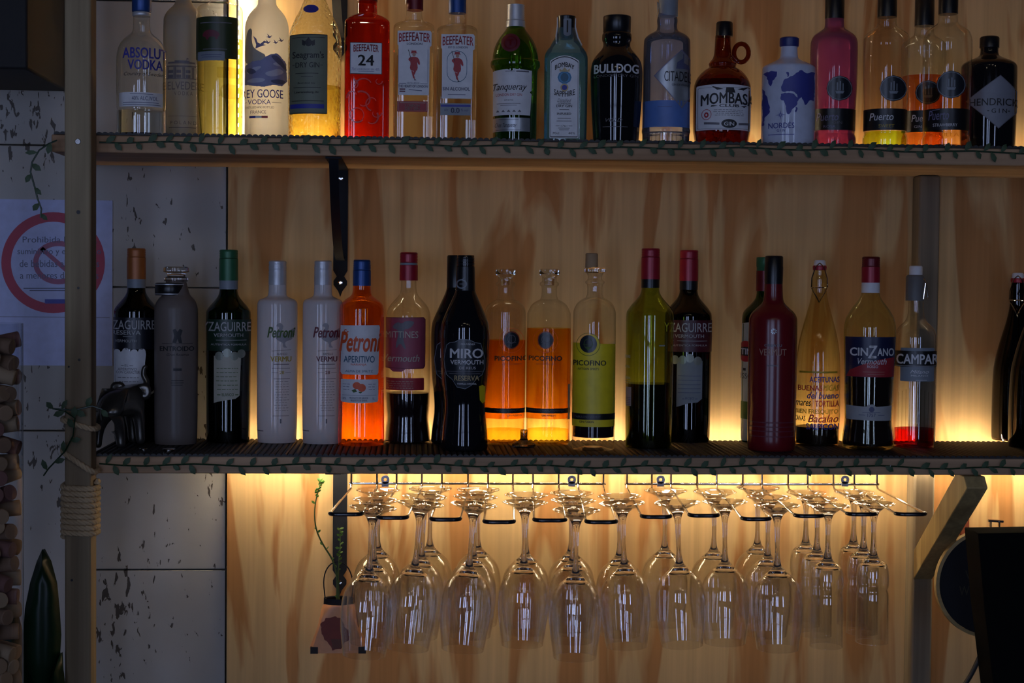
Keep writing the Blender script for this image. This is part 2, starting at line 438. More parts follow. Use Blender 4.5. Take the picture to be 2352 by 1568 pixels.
# black steel brackets
def bracket(cx_px, ztop, y_mid, arm_y, lab, zbot, stay=True):
    """upright strip on wall, arm under the shelf, curved stay, spade end"""
    x = at(cx_px, y_mid, WY - .001).x; w = .0125
    r = empty('shelf_bracket', (x, WY - .0003, ztop), label=lab, cat='bracket', group=None)
    zb = zbot - ztop
    # upright with spade end
    pts = [(-w, -.003), (w, -.003), (w, zb + .028), (w * .5, zb + .018), (w * .95, zb + .010), (w * .95, zb + .003), (w * .3, zb - .008), (0, zb - .018),
           (-w * .3, zb - .008), (-w * .95, zb + .003), (-w * .95, zb + .010), (-w * .5, zb + .018), (-w, zb + .028)]
    n = len(pts); V = [(a, 0, b) for a, b in pts] + [(a, -.003, b) for a, b in pts]
    F = [tuple(range(n)), tuple(range(n, 2 * n))[::-1]] + [(i, n + i, n + (i + 1) % n, (i + 1) % n) for i in range(n)]
    mk('upright', V, F, M_black, r)
    mk('arm', *box(-w, w, arm_y - WY, 0, -.0035, -.0005), M_black, r)
    P = []
    for i in range(17):
        t = i / 16; a = t * math.pi / 2
        P.append(((arm_y - WY + .012) * math.cos(a) ** 1.0, -.004 - .155 * math.sin(a) ** 1.6))
    V = [];
    for y, z in P:
        V += [(-.0075, y, z), (.0075, y, z), (.0075, y + .0015, z - .002), (-.0075, y + .0015, z - .002)]
    F = []
    for i in range(16):
        for k in range(4): F.append((4 * i + k, 4 * i + (k + 1) % 4, 4 * i + 4 + (k + 1) % 4, 4 * i + 4 + k))
    if stay: mk('curved_stay', V, F, M_black, r)
    for zz in (-.018, zb + .007):
        V, F = lathe([(.0018, .0008), (.0036, .0012), (.004, .0004), (.004, 0)], 14); V = [(a, -c - .003, b + zz) for a, b, c in V]
        mk('screw', V, F, M_chrome, r)
bracket(782, zU0, 600, .01, 'black steel bracket with curved stay under the upper shelf', at(785, 658, WY - .003).z)
bracket(781, zL0, 1200, .02, 'black steel bracket upright below the lower shelf behind the succulent', at(785, 1345, WY - .003).z, False)
bracket(781, .5845, 100, .01, 'black steel bracket upright above the upper shelf beside the square red bottle', at(781, 118, WY - .003).z)

# ================================================================= lettering and label shapes
TXT = {}
def text2d(s, bold=0, shear=0, sp=1.0):
    key = (s, bold, shear, sp)
    if key in TXT: return TXT[key]
    c = bpy.data.curves.new('t', 'FONT'); c.body = s; c.shear = shear; c.space_character = sp
    c.resolution_u = 3; c.fill_mode = 'FRONT'
    o = bpy.data.objects.new('t', c); C.objects.link(o)
    dg = bpy.context.evaluated_depsgraph_get(); dg.update()
    me = bpy.data.meshes.new_from_object(o.evaluated_get(dg))
    vs = [(v.co.x, v.co.y) for v in me.vertices]; fs = [tuple(p.vertices) for p in me.polygons]
    if bold:      # heavier strokes: the same outlines laid side by side
        n = len(vs); b = min(bold, .04) * .75; V0, F0 = list(vs), list(fs); vs, fs = [], []
        for q, (ox, oy) in enumerate(((-b, 0), (b, 0), (0, b * .7), (0, -b * .7))):
            vs += [(x + ox, y + oy) for x, y in V0]; fs += [tuple(i + q * n for i in f) for f in F0]
    x0 = min(v[0] for v in vs); x1 = max(v[0] for v in vs); y0 = min(v[1] for v in vs); y1 = max(v[1] for v in vs)
    vs = [((x - x0) / (x1 - x0), (y - y0) / (y1 - y0 or 1)) for x, y in vs]
    C.objects.unlink(o); bpy.data.objects.remove(o); bpy.data.curves.remove(c); bpy.data.meshes.remove(me)
    TXT[key] = (vs, fs); return TXT[key]
def split2d(V, F, xs, ys=()):
    """cut a flat mesh along vertical and horizontal lines so it can bend around a bottle"""
    bm = bmesh.new(); vs = [bm.verts.new((x, y, 0)) for x, y in V]
    for f in F:
        try: bm.faces.new([vs[i] for i in f])
        except ValueError: pass
    for x in xs:
        bmesh.ops.bisect_plane(bm, geom=bm.verts[:] + bm.edges[:] + bm.faces[:], plane_co=(x, 0, 0), plane_no=(1, 0, 0))
    for y in ys:
        bmesh.ops.bisect_plane(bm, geom=bm.verts[:] + bm.edges[:] + bm.faces[:], plane_co=(0, y, 0), plane_no=(0, 1, 0))
    bm.verts.index_update()
    V = [(v.co.x, v.co.y) for v in bm.verts]; F = [tuple(v.index for v in f.verts) for f in bm.faces]; bm.free()
    return V, F
def rrect(x0, x1, y0, y1, r=3, top=0, bot=0):
    """rounded rectangle outline in pixels; top/bot: bulge of those sides"""
    P = []
    for cx, cy, a0 in ((x1 - r, y0 + r, -90), (x1 - r, y1 - r, 0), (x0 + r, y1 - r, 90), (x0 + r, y0 + r, 180)):
        for k in range(5):
            a = math.radians(a0 + 22.5 * k); P.append((cx + r * math.cos(a), cy + r * math.sin(a)))
    if top or bot:
        Q = []
        for i, p in enumerate(P):
            q = P[(i + 1) % len(P)]; m = 1 if abs(q[0] - p[0]) < 8 else 10
            for j in range(m): Q.append((p[0] + (q[0] - p[0]) * j / m, p[1] + (q[1] - p[1]) * j / m))
        mx = (x0 + x1) / 2; h = (x1 - x0) / 2; my = (y0 + y1) / 2
        P = [(x, y - top * (1 - ((x - mx) / h) ** 2) if y < my else y + bot * (1 - ((x - mx) / h) ** 2)) for x, y in Q]
    return P
def ell(cx, cy, rx, ry=None, n=28, a0=0, a1=360):
    ry = ry or rx
    return [(cx + rx * math.cos(math.radians(a0 + (a1 - a0) * k / n)), cy + ry * math.sin(math.radians(a0 + (a1 - a0) * k / n))) for k in range(n if a1 - a0 == 360 else n + 1)]
def tri(poly):
    t = tessellate_polygon([[Vector((x, y, 0)) for x, y in poly]])
    out = []
    for a, b, c in t:
        (ax, ay), (bx, by), (cx, cy) = poly[a], poly[b], poly[c]
        out.append((a, b, c) if (bx - ax) * (cy - ay) - (by - ay) * (cx - ax) < 0 else (a, c, b))
    return poly, out
def outline(poly, w):
    """closed band of width w inside a polygon"""
    n = len(poly); mx = sum(p[0] for p in poly) / n; my = sum(p[1] for p in poly) / n
    V = list(poly) + [(x + (mx - x) / max(1e-6, math.hypot(x - mx, y - my)) * w, y + (my - y) / max(1e-6, math.hypot(x - mx, y - my)) * w) for x, y in poly]
    return V, [(i, n + i, n + (i + 1) % n, (i + 1) % n) for i in range(n)]
def org(poly, it=2, jit=0.0, seed=3):
    rnd = random.Random(seed); P = [tuple(p) for p in poly]
    if jit:
        Q = []
        for a, b in zip(P, P[1:] + P[:1]):
            m = max(1, int(math.hypot(b[0] - a[0], b[1] - a[1]) / (2.5 * jit)))
            for j in range(m): Q.append((a[0] + (b[0] - a[0]) * j / m + rnd.uniform(-jit, jit), a[1] + (b[1] - a[1]) * j / m + rnd.uniform(-jit, jit)))
        P = Q
    for _ in range(it):
        Q = []
        for a, b in zip(P, P[1:] + P[:1]): Q += [(.75 * a[0] + .25 * b[0], .75 * a[1] + .25 * b[1]), (.25 * a[0] + .75 * b[0], .25 * a[1] + .75 * b[1])]
        P = Q
    return P
def line2(x0, y0, x1, y1, w=1.0):
    dx, dy = x1 - x0, y1 - y0; L = math.hypot(dx, dy); nx, ny = -dy / L * w / 2, dx / L * w / 2
    return [(x0 + nx, y0 + ny), (x1 + nx, y1 + ny), (x1 - nx, y1 - ny), (x0 - nx, y0 - ny)], [(0, 1, 2, 3)]

# ================================================================= bottles
class Bottle:
    def __init__(s, name, lab, cx, rows, glassmat, base=None, Y=.07, shelf='L', group='vermouth bottles on the lower shelf', square=None,
                 yaw=0, smooth=2, cat='bottle', n=48, punt=6, inner=True):
        s.cx = cx; zb = zL if shelf == 'L' else zU
        hwb = rows[-1][1]
        if base is not None:
            Pf = hit_z(cx, base, zb); s.sc = mpp(Pf); Y = Pf.y + hwb * s.sc * (square[0] if square else 1)
        P = at(cx, rows[-1][0], Y); s.P = Vector((P.x, Y, zb)); s.sc = mpp(s.P); s.Y = Y; s.zb = zb
        dirc = CAM - s.P; s.rz = math.atan2(dirc.x, -dirc.y) + math.radians(yaw)
        s.root = empty(name, s.P, s.rz, label=lab, cat=cat, group=group)
        s.sq = square; s.n = n
        prof = [(hw * s.sc, s.z(y)) for y, hw in rows]
        prof[-1] = (prof[-1][0], 0.0)
        if smooth: prof = chaikin(prof, smooth)
        s.prof = prof; s.layers = {}
        full = list(prof) + [(prof[-1][0] * .82, 0.0008), (prof[-1][0] * .5, punt * s.sc)] if punt else list(prof)
        s.body = s.rev(full, 'glass_body', glassmat, capt=False)
    def z(s, y): return at(s.cx, y, s.Y).z - s.zb
    def hw(s, z):
        p = s.prof
        if z >= p[0][1]: return p[0][0]
        for a, b in zip(p, p[1:]):
            if b[1] <= z <= a[1]:
                return b[0] if a[1] == b[1] else b[0] + (a[0] - b[0]) * (z - b[1]) / (a[1] - b[1])
        return p[-1][0]
    def xy(s, a, r):
        """section point at angle a for half-width r"""
        if not s.sq: return r * math.sin(a), -r * math.cos(a)
        d, e = s.sq; blend = min(1.0, max(0.0, (r - .02) / .006))
        ee = 2 + (e - 2) * blend; dd = 1 + (d - 1) * blend
        ca, sa = math.cos(a), math.sin(a); q = (abs(ca) ** ee + abs(sa) ** ee) ** (-1 / ee)
        return r * sa * q, -r * dd * ca * q
    def rev(s, prof, name, mat, capb=True, capt=True, parent=None, round_=False):
        V, F = [], []; n = s.n
        for r, z in prof:
            for k in range(n):
                a = 2 * math.pi * k / n
                x, y = (r * math.sin(a), -r * math.cos(a)) if round_ else s.xy(a, r)
                V.append((x, y, z))
        for i in range(len(prof) - 1):
            for k in range(n):
                a, b = i * n + k, i * n + (k + 1) % n; F.append((a, a + n, b + n, b))
        if capb: F.append(tuple(range((len(prof) - 1) * n, len(prof) * n)))
        if capt: F.append(tuple(reversed(range(n))))
        return mk(name, V, F, mat, parent or s.root, smooth=40)
    def cap(s, rows, mat, name='cap', dx=0, parent=None, ribs=0):
        prof = [(hw * s.sc, s.z(y)) for y, hw in rows]
        if ribs:
            (r0, z0), (r1, z1) = prof[0], prof[-1]; P = []
            for i in range(ribs * 2 + 1):
                t = i / (ribs * 2); P.append((r0 + (r1 - r0) * t - (.0006 if i % 2 else 0), z0 + (z1 - z0) * t))
            prof = P
        prof = [(prof[0][0] * .9, prof[0][1] + .0006)] + prof
        o = s.rev(prof, name, mat, parent=parent, round_=True); o.location.x = dx * s.sc; return o
    def liquid(s, y, mat, name='liquid', inset=2.2, low=4):
        zt = s.z(y); i = inset * s.sc; P = []
        P.append((s.hw(zt) - i, zt))
        for r, z in s.prof:
            if low * s.sc < z < zt: P.append((r - i, z))
        P.append((s.hw(low * s.sc) - i, low * s.sc))
        return s.rev(P, name, mat)
    def surf(s, dx, z, off):
        r = s.hw(z)
        if s.sq and r > .02:
            d, e = s.sq; x = max(-r * .995, min(r * .995, dx))
            return (x, -(r * d) * (1 - abs(x / r) ** e) ** (1 / e) - off, z)
        u = dx / r; a = math.asin(u) if abs(u) < .97 else math.copysign(math.asin(.97) + (abs(u) - .97) * 1.6, u)
        return ((r + off) * math.sin(a), -(r + off) * math.cos(a), z)
    def put(s, V, F, off, mat, name, parent=None, cut=True, linear=True):
        """V in photo pixels -> wrapped on the bottle"""
        if cut:
            a, b = min(v[0] for v in V), max(v[0] for v in V); c, d = min(v[1] for v in V), max(v[1] for v in V)
            st = s.prof[-1][0] / s.sc * .14
            xs = [a + (b - a) * k / (int((b - a) / st) + 1) for k in range(1, int((b - a) / st) + 1)]
            st = 9; ys = [c + (d - c) * k / (int((d - c) / st) + 1) for k in range(1, int((d - c) / st) + 1)]
            V, F = split2d(V, F, xs, ys if b - a > 25 else ())
        W = [s.surf((x - s.cx) * s.sc, s.z(y), off) for x, y in V]
        return W, F
    def shape(s, poly, mat, name='label', off=.0004, parent=None, outl=0, **k):
        """a label or emblem as its own mesh"""
        V, F = outline(poly, outl) if outl else tri(poly)
        W, F = s.put(V, F, off, mat, name)
        return mk(name, W, F, mat, parent or s.root, smooth=60, **k)
    def ink(s, parent, mat, items, off=.0012, name='lettering'):
        """items: ('t', text, x0, x1, y0, y1, bold, shear, arch) | ('p', poly) | ('o', poly, w) | ('l', x0, y0, x1, y1, w)"""
        parts = []
        for it in items:
            if it[0] == 't':
                _, tx, x0, x1, y0, y1 = it[:6]; bold, shear, arch = (list(it[6:]) + [0, 0, 0])[:3]
                vs, fs = text2d(tx, bold, shear)
                V = [(x0 + (x1 - x0) * u, y1 - (y1 - y0) * v - arch * (1 - (2 * u - 1) ** 2)) for u, v in vs]; F = fs
            elif it[0] == 'p': V, F = tri(it[1])
            elif it[0] == 'o': V, F = outline(it[1], it[2])
            else: V, F = line2(*it[1:])
            parts.append(s.put(V, F, off, mat, ''))
        V, F = merge(parts)
        return mk(name, V, F, mat, parent or s.root, smooth=None)
def T(s, x0, x1, y0, y1, b=0, sh=0, ar=0): return ('t', s, x0, x1, y0, y1, b, sh, ar)
def L(*a): return ('l',) + a
def P_(p): return ('p', p)
def fine(x0, x1, y0, rows, step=6, h=1.0, seed=1):
    """rows of tiny unreadable print, as short dashes"""
    rnd = random.Random(seed); out = []
    for i in range(rows):
        y = y0 + i * step; x = x0 + rnd.uniform(0, (x1 - x0) * .12)
        while x < x1 - 3:
            w = rnd.uniform(3, 9); out.append(L(x, y, min(x1, x + w), y, h)); x += w + 2
    return out
# ---- glass, liquid and label materials
G_clear = thin('clear_glass')
G_green = thin('green_glass', (.035, .16, .01), (.005, .03, .0))
G_olive = thin('olive_glass', (.56, .66, .20), (.2, .26, .06))
G_red = thin('red_glass', (.70, .13, .06), (.4, .02, .01))
G_amber = thin('amber_glass', (.44, .16, .04), (.12, .04, .01))
G_blueish = frosted('bluish_glass', (.66, .74, .97), .4, .84, rough=.03, coatf=1)
G_pale = frosted('pale_blue_glass', (.50, .78, .88), .4, .80, rough=.03, coatf=1)
G_black = paint('black_glass', (.006, .006, .008), .06, spec=.6)
G_orange = thin('orange_glass', (.93, .42, .06), (.8, .25, .02))
G_pink = frosted('pink_coated_glass', (.66, .25, .46), .6, .62, rough=.03, coatf=1)
G_dark = thin('dark_glass', (.05, .06, .03), (.01, .012, .005))
G_hammer = thin('hammered_glass', (.93, .93, .80), (.45, .42, .25), rough=.08, bump=(190, .9))
L_clear = glass('clear_liquid', (.98, .98, .96), ior=1.33)
L_straw = thin('straw_liquid', (.86, .80, .42), (.6, .5, .2), refl=.3)
L_red = thin('red_liquid', (1.0, .85, .5), (.9, .4, .2), refl=.2)
L_orange = thin('orange_liquid', (1.0, 1.0, .6), (.95, .6, .15), refl=.2)
L_amber = thin('amber_liquid', (1.0, .84, .40), (.95, .65, .2), refl=.2)
L_dark = paint('dark_liquid', (.012, .006, .008), .1)
L_darkred = paint('dark_red_liquid', (.035, .004, .006), .1)
L_yellow = thin('yellow_liquid', (.80, 1.0, .25), (.8, .9, .1), refl=.2)
L_pink = thin('pink_liquid', (.98, .85, .88), (.9, .6, .65), refl=.2)
L_peach = thin('peach_liquid', (1.0, .76, .52), (.95, .55, .3), refl=.2)
L_campari = thin('scarlet_liquid', (.84, .07, .05), (.5, .02, .01), refl=.3)
F_goose = frosted('frosted_white', (.92, .90, .84), .75, .12)
F_belv = frosted('frosted_grey', (.50, .49, .44), .5, .1)
F_brown = frosted('frosted_brown', (.34, .28, .25), .4, .12, rough=.3)
F_petw = frosted('white_glazed', (.90, .88, .90), .42, 0, rough=.06, coatf=1)
F_nord = paint('white_ceramic', (.60, .64, .78), .15)
F_red = paint('red_lacquer', (.16, .008, .012), .22)
K_silver = paint('silver_cap', (.58, .59, .62), .35, .35)
K_blue = paint('blue_cap', (.02, .07, .26), .35, .3)
K_red = paint('red_cap', (.34, .012, .03), .35, .2)
K_dkred = paint('dark_red_cap', (.16, .008, .014), .35, .2)
K_black = paint('black_cap', (.008, .008, .010), .3)
K_green = paint('green_cap', (.03, .14, .06), .4, .2)
K_orange = paint('orange_cap', (.42, .13, .03), .4, .2)
K_navy = paint('navy_cap', (.02, .03, .16), .4)
K_grey = paint('grey_cap', (.14, .14, .14), .5)
B_white = paint('label_white', (.76, .76, .78), .5)
B_cream = paint('label_cream', (.50, .48, .38), .5)
B_green = paint('label_dark_green', (.03, .045, .015), .35)
B_sage = paint('label_sage', (.17, .19, .13), .5)
B_red = paint('label_red', (.36, .02, .03), .5)
B_navy = paint('label_navy', (.012, .016, .06), .35)
B_black = paint('label_black', (.008, .008, .009), .35)
B_slate = paint('label_slate', (.012, .016, .022), .3)
B_steel = paint('label_steel', (.22, .25, .29), .45)
B_blue = paint('label_blue', (.10, .20, .52), .45)
B_orange = thin('label_sheer_orange', (.93, .36, .03), (.85, .3, .02), refl=.3)
B_yellow = paint('label_yellow', (.85, .66, .02), .45)
B_silver = paint('label_silver', (.42, .44, .46), .35, .6)
B_cork = paint('cork', (.40, .26, .14), .8)
I_grey = paint('grey_ink', (.16, .15, .17), .5)
I_slate = paint('slate_ink', (.09, .10, .19), .5)
I_maroon = paint('maroon_ink', (.14, .015, .03), .5)
I_orange = paint('orange_ink', (.75, .10, .02), .5)
I_green = paint('green_ink', (.06, .12, .02), .5)
I_teal = paint('teal_ink', (.03, .12, .20), .5)
I_skyblue = paint('skyblue_ink', (.08, .30, .55), .5)
I_skin = paint('skin_ink', (.45, .25, .18), .5)
I_lilac = paint('lilac_ink', (.22, .20, .34), .5)
I_yellow = paint('yellow_ink', (.45, .33, .02), .5)
GU = 'spirit bottles on the upper shelf'
def B(nm, lab, cx, rows, m, **k): return Bottle(nm, lab, cx, rows, m, **k)
def UB(nm, lab, cx, rows, m, Y=.075, **k): return Bottle(nm, lab, cx, rows, m, Y=Y, shelf='U', group=GU, **k)
BR = 336  # nominal row of an upper shelf base (the true base always meets the mat)

# ============ upper shelf
b = UB('vodka_bottle', 'clear round bottle with blue lettering and a small white label, first beside the rough post', 325,
       [(24, 19), (66, 19), (76, 22), (92, 42), (106, 51), (120, 55), (140, 57), (248, 57), (252, 55), (262, 56), (BR, 56)], G_clear, Y=.06)
b.cap([(-34, 21), (-32, 22), (26, 22), (28, 21)], K_blue); b.cap([(29, 20), (31, 21), (36, 21), (38, 20)], K_silver, 'neck_band')
b.liquid(256, L_clear)
b.ink(b.root, M_blue, [T('ABSOLUT', 284, 380, 116, 141, .03), T('VODKA', 295, 371, 144, 167, .03)])
b.ink(b.root, M_ink, [T('Country of Sweden', 287, 373, 172, 183, 0, .35)])
l = b.shape(rrect(276, 372, 218, 250, 2), B_white)
b.ink(l, I_slate, [T('40% ALC./VOL.', 304, 362, 227, 236), L(285, 241, 362, 241, 1.2), L(285, 246, 366, 246, 1.2), L(300, 222, 350, 222, 1)])

b = UB('vodka_bottle', 'frosted grey bottle with a palace drawing, behind the blue lettered clear bottle', 421,
       [(-20, 17), (0, 17), (12, 21), (26, 36), (40, 44), (52, 45.5), (BR, 45.5)], F_belv, Y=.165)
b.cap([(-60, 18), (-22, 18)], K_silver)
it = [L(388, 150, 446, 150, 4), L(386, 158, 448, 158, 3), L(383, 186, 450, 186, 2), L(402, 147, 434, 147, 4), L(428, 140, 428, 147, 1.2), P_([(428, 139), (434, 141), (428, 143)])]
it += [L(x, 160, x, 185, 2.5) for x in (388, 401, 404, 420, 423, 440, 443)] + [L(x, 170, x + 10, 170, 7) for x in (389, 406, 426)] + [L(x, 181, x + 10, 181, 7) for x in (389, 406, 426)]
b.ink(b.root, I_grey, it, name='emblem')
b.ink(b.root, I_grey, [T('BELVEDERE', 377, 465, 193, 211), T('V O D K A', 401, 441, 215, 224), T('P O L A N D', 393, 449, 282, 290), L(388, 271, 450, 271, .8), L(390, 297, 448, 297, 2)])

b = UB('vodka_bottle', 'clear straight bottle with a dark green label and a grass blade inside', 504,
       [(-20, 20), (4, 22), (10, 30), (14, 47), (22, 52), (34, 53), (300, 53), (BR, 51)], G_clear, Y=.10)
b.cap([(-50, 22), (-16, 22)], K_green); b.liquid(92, L_straw)
l = b.shape(rrect(448, 543, 46, 141, 3), B_green)
bm_ = b.shape(org([(466, 88), (470, 80), (480, 76), (492, 77), (502, 82), (504, 90), (500, 92), (499, 99), (495, 99), (494, 92), (480, 92), (479, 99), (475, 99), (473, 92), (468, 92)]), I_maroon, 'emblem', .0009, l)
b.ink(l, I_grey, [L(462, 60, 530, 60, 2), L(468, 120, 520, 120, 1.5)])
l = b.shape(rrect(456, 515, 125, 146, 2), B_steel, 'tax_label', .0009)
b.ink(l, I_slate, [L(464, 133, 508, 133, 1.2), L(466, 138, 506, 138, 1.2)], .0014)
v, f = tube([Vector((-.028, 0, .004)), Vector((-.034, -.005, .06)), Vector((-.036, -.01, .13))], .0008, 6); mk('grass_blade', v, f, paint('straw', (.28, .22, .04), .6), b.root)
b.shape(rrect(498, 552, 160, 185, 3), thin('sheer_label', (.85, .82, .6), (.6, .6, .4), refl=.2), 'rear_label', .0004)
b.shape(rrect(505, 553, 199, 232, 14), thin('sheer_label', ()), 'rear_label', .0004)

b = UB('vodka_bottle', 'glowing frosted white bottle with blue mountains, flying birds and a tricolour bar', 612,
       [(-60, 20), (8, 20), (16, 24), (30, 37), (44, 45), (58, 49), (72, 50), (BR, 50)], F_goose, Y=.15)
b.cap([(-90, 22), (-60, 22)], K_silver)
bird = lambda x, y, k: P_([(x - 9 * k, y + 2 * k), (x - 3 * k, y), (x - 6 * k, y - 8 * k), (x - 1 * k, y - 3 * k), (x + 2 * k, y + 0 * k), (x + 8 * k, y - 4 * k), (x + 4 * k, y + 3 * k), (x, y + 5 * k), (x - 4 * k, y + 3 * k)])
b.ink(b.root, I_lilac, [P_([(582, 89), (589, 96), (592, 105), (598, 108), (606, 101), (612, 103), (604, 109), (610, 111), (602, 113), (592, 117), (587, 119), (589, 110)]), bird(617, 91, .8), bird(614, 104, .8), bird(631, 103, .75), bird(643, 97, .8)], name='birds')
b.shape(org([(566, 90), (570, 76), (576, 70), (580, 78), (578, 96), (582, 116), (596, 126), (612, 134), (600, 150), (564, 156), (563, 120)]), paint('goose_grey', (.40, .37, .32), .5), 'goose', .0006)
b.shape(org([(564, 156), (580, 147), (596, 146), (612, 136), (622, 130), (634, 128), (646, 138), (655, 150), (657, 190), (645, 202), (628, 200), (606, 206), (580, 203), (563, 198)], 2, 1.0), paint('mountain_blue', (.24, .25, .44), .5), 'mountains', .0008)
b.ink(b.root, paint('mountain_light', (.45, .46, .58), .5), [P_(org([(566, 170), (584, 160), (604, 158), (590, 170), (572, 176)])), P_(org([(606, 174), (622, 168), (640, 162), (652, 170), (634, 180), (616, 182)])), P_(org([(566, 190), (590, 184), (612, 188), (600, 196), (576, 196)])), P_(org([(622, 152), (640, 146), (650, 154), (636, 158)]))], .0011, 'snow')
b.ink(b.root, I_slate, [P_(org([(620, 134), (632, 132), (644, 142), (655, 158), (656, 168), (645, 158), (634, 150), (626, 142)])), P_(org([(566, 165), (578, 161), (592, 172), (576, 178)])), P_(org([(618, 190), (640, 186), (655, 190), (648, 198), (626, 197)]))], .0013, 'rock')
b.ink(b.root, M_blue, [T('GREY GOOSE', 545, 648, 211, 230, .005), T('VODKA', 571, 621, 234, 245)])
b.ink(b.root, I_slate, [T('DISTILLED AND BOTTLED', 566, 628, 249, 254), T('FRANCE', 577, 611, 259, 266), L(564, 240, 569, 240, 1), L(624, 240, 644, 240, 1)])
for i, m_ in enumerate((M_blue, M_white, M_red)): b.shape(rrect(574 + 13.5 * i, 587.5 + 13.5 * i, 271, 276, .3), m_, 'flag_stripe', .0008)

b = UB('gin_bottle', 'clear hammered-glass bottle with a tall sage label and a small blue oval seal', 722,
       [(-40, 22), (-6, 23), (6, 27), (24, 34), (48, 47), (66, 54), (86, 60), (110, 61), (BR, 60)], G_hammer, Y=.075)
b.cap([(-75, 22), (-42, 22)], K_silver); b.liquid(200, L_straw)
b.shape(ell(713, 26, 17, 10), M_blue, 'neck_seal'); 
l = b.shape(rrect(666, 750, 87, 267, 2), B_sage); b.shape(rrect(666, 750, 87, 267, 2), M_ink, 'border', .0007, l, outl=2)
b.ink(l, M_ink, [T("Seagram's", 673, 742, 126, 146, .02), T('DRY GIN', 680, 732, 151, 163, .01), L(673, 157, 678, 157), L(734, 157, 740, 157), T('Bottled by', 685, 723, 196, 201), T('Lawrenceburg, IN', 678, 730, 216, 222, .02), L(672, 95, 744, 95), L(672, 238, 742, 238, 1.5), L(680, 176, 730, 176, 1.2), L(692, 183, 718, 183, 1), L(676, 208, 736, 208, 1.2)])
b.ink(l, M_ink, [P_(ell(708, 107, 8, 8)), P_([(694, 100), (702, 104), (700, 114), (694, 112)]), P_([(722, 100), (714, 104), (716, 114), (722, 112)]), P_([(704, 100), (712, 100), (708, 94)])], .001, 'crest')
b.shape(rrect(668, 743, 245, 255, .5), M_blue, 'blue_bar', .0008, l)

SQ = (.72, 7)
b = UB('gin_bottle', 'square red glass bottle with embossed scrollwork and a small white label', 842,
       [(-20, 21), (30, 22.5), (34, 24), (42, 40), (50, 50), (58, 52), (BR, 51)], G_red, Y=.07, square=(.72, 7), n=64)
b.cap([(-40, 23), (4, 23)], K_dkred); b.liquid(135, L_red)
l = b.shape(rrect(803, 876, 103, 175, 1), B_white); b.shape(rrect(803, 876, 103, 175, 1), M_ink, 'border', .0007, l, outl=2)
b.ink(l, M_red, [T('BEEFEATER', 811, 868, 109, 125, .02, 0, 2)]); b.ink(l, M_ink, [T('24', 821, 858, 131, 156, .03)])
b.ink(l, I_lilac, [T('LONDON DRY GIN', 820, 858, 162, 166), L(822, 169, 858, 169, 1), T('70cl', 807, 817, 161, 167), T('45%', 861, 870, 161, 167)])
rel = []
def curl(cx, cy, r, a0, a1, w=2.2, k=.5):
    P = []
    n = 16
    for i in range(n):
        t0, t1 = i / n, (i + 1) / n
        A, Bq = math.radians(a0 + (a1 - a0) * t0), math.radians(a0 + (a1 - a0) * t1); r0, r1 = r * (1 - k * t0), r * (1 - k * t1)
        P.append(L(cx + r0 * math.cos(A), cy + r0 * math.sin(A), cx + r1 * math.cos(Bq), cy + r1 * math.sin(Bq), w * 1.35 * (1 - .5 * t0)))
    return P
for a in ((820, 268, 17, 40, 400, 2.5, .1), (832, 235, 22, -120, 120, 3, .5), (855, 240, 18, 100, 330, 2.5, .5), (812, 225, 16, 160, 330, 2.5, .6), (850, 275, 20, -40, 120, 3, .5), (838, 205, 24, 190, 320, 3, .3), (862, 262, 14, 0, 200, 2.2, .6), (868, 190, 9, 0, 250, 2, .5), (812, 200, 12, -90, 120, 2, .5)): rel += curl(*a)
b.ink(b.root, paint('red_relief', (.6, .09, .09), .12), rel, .0012, 'embossed_scrolls')

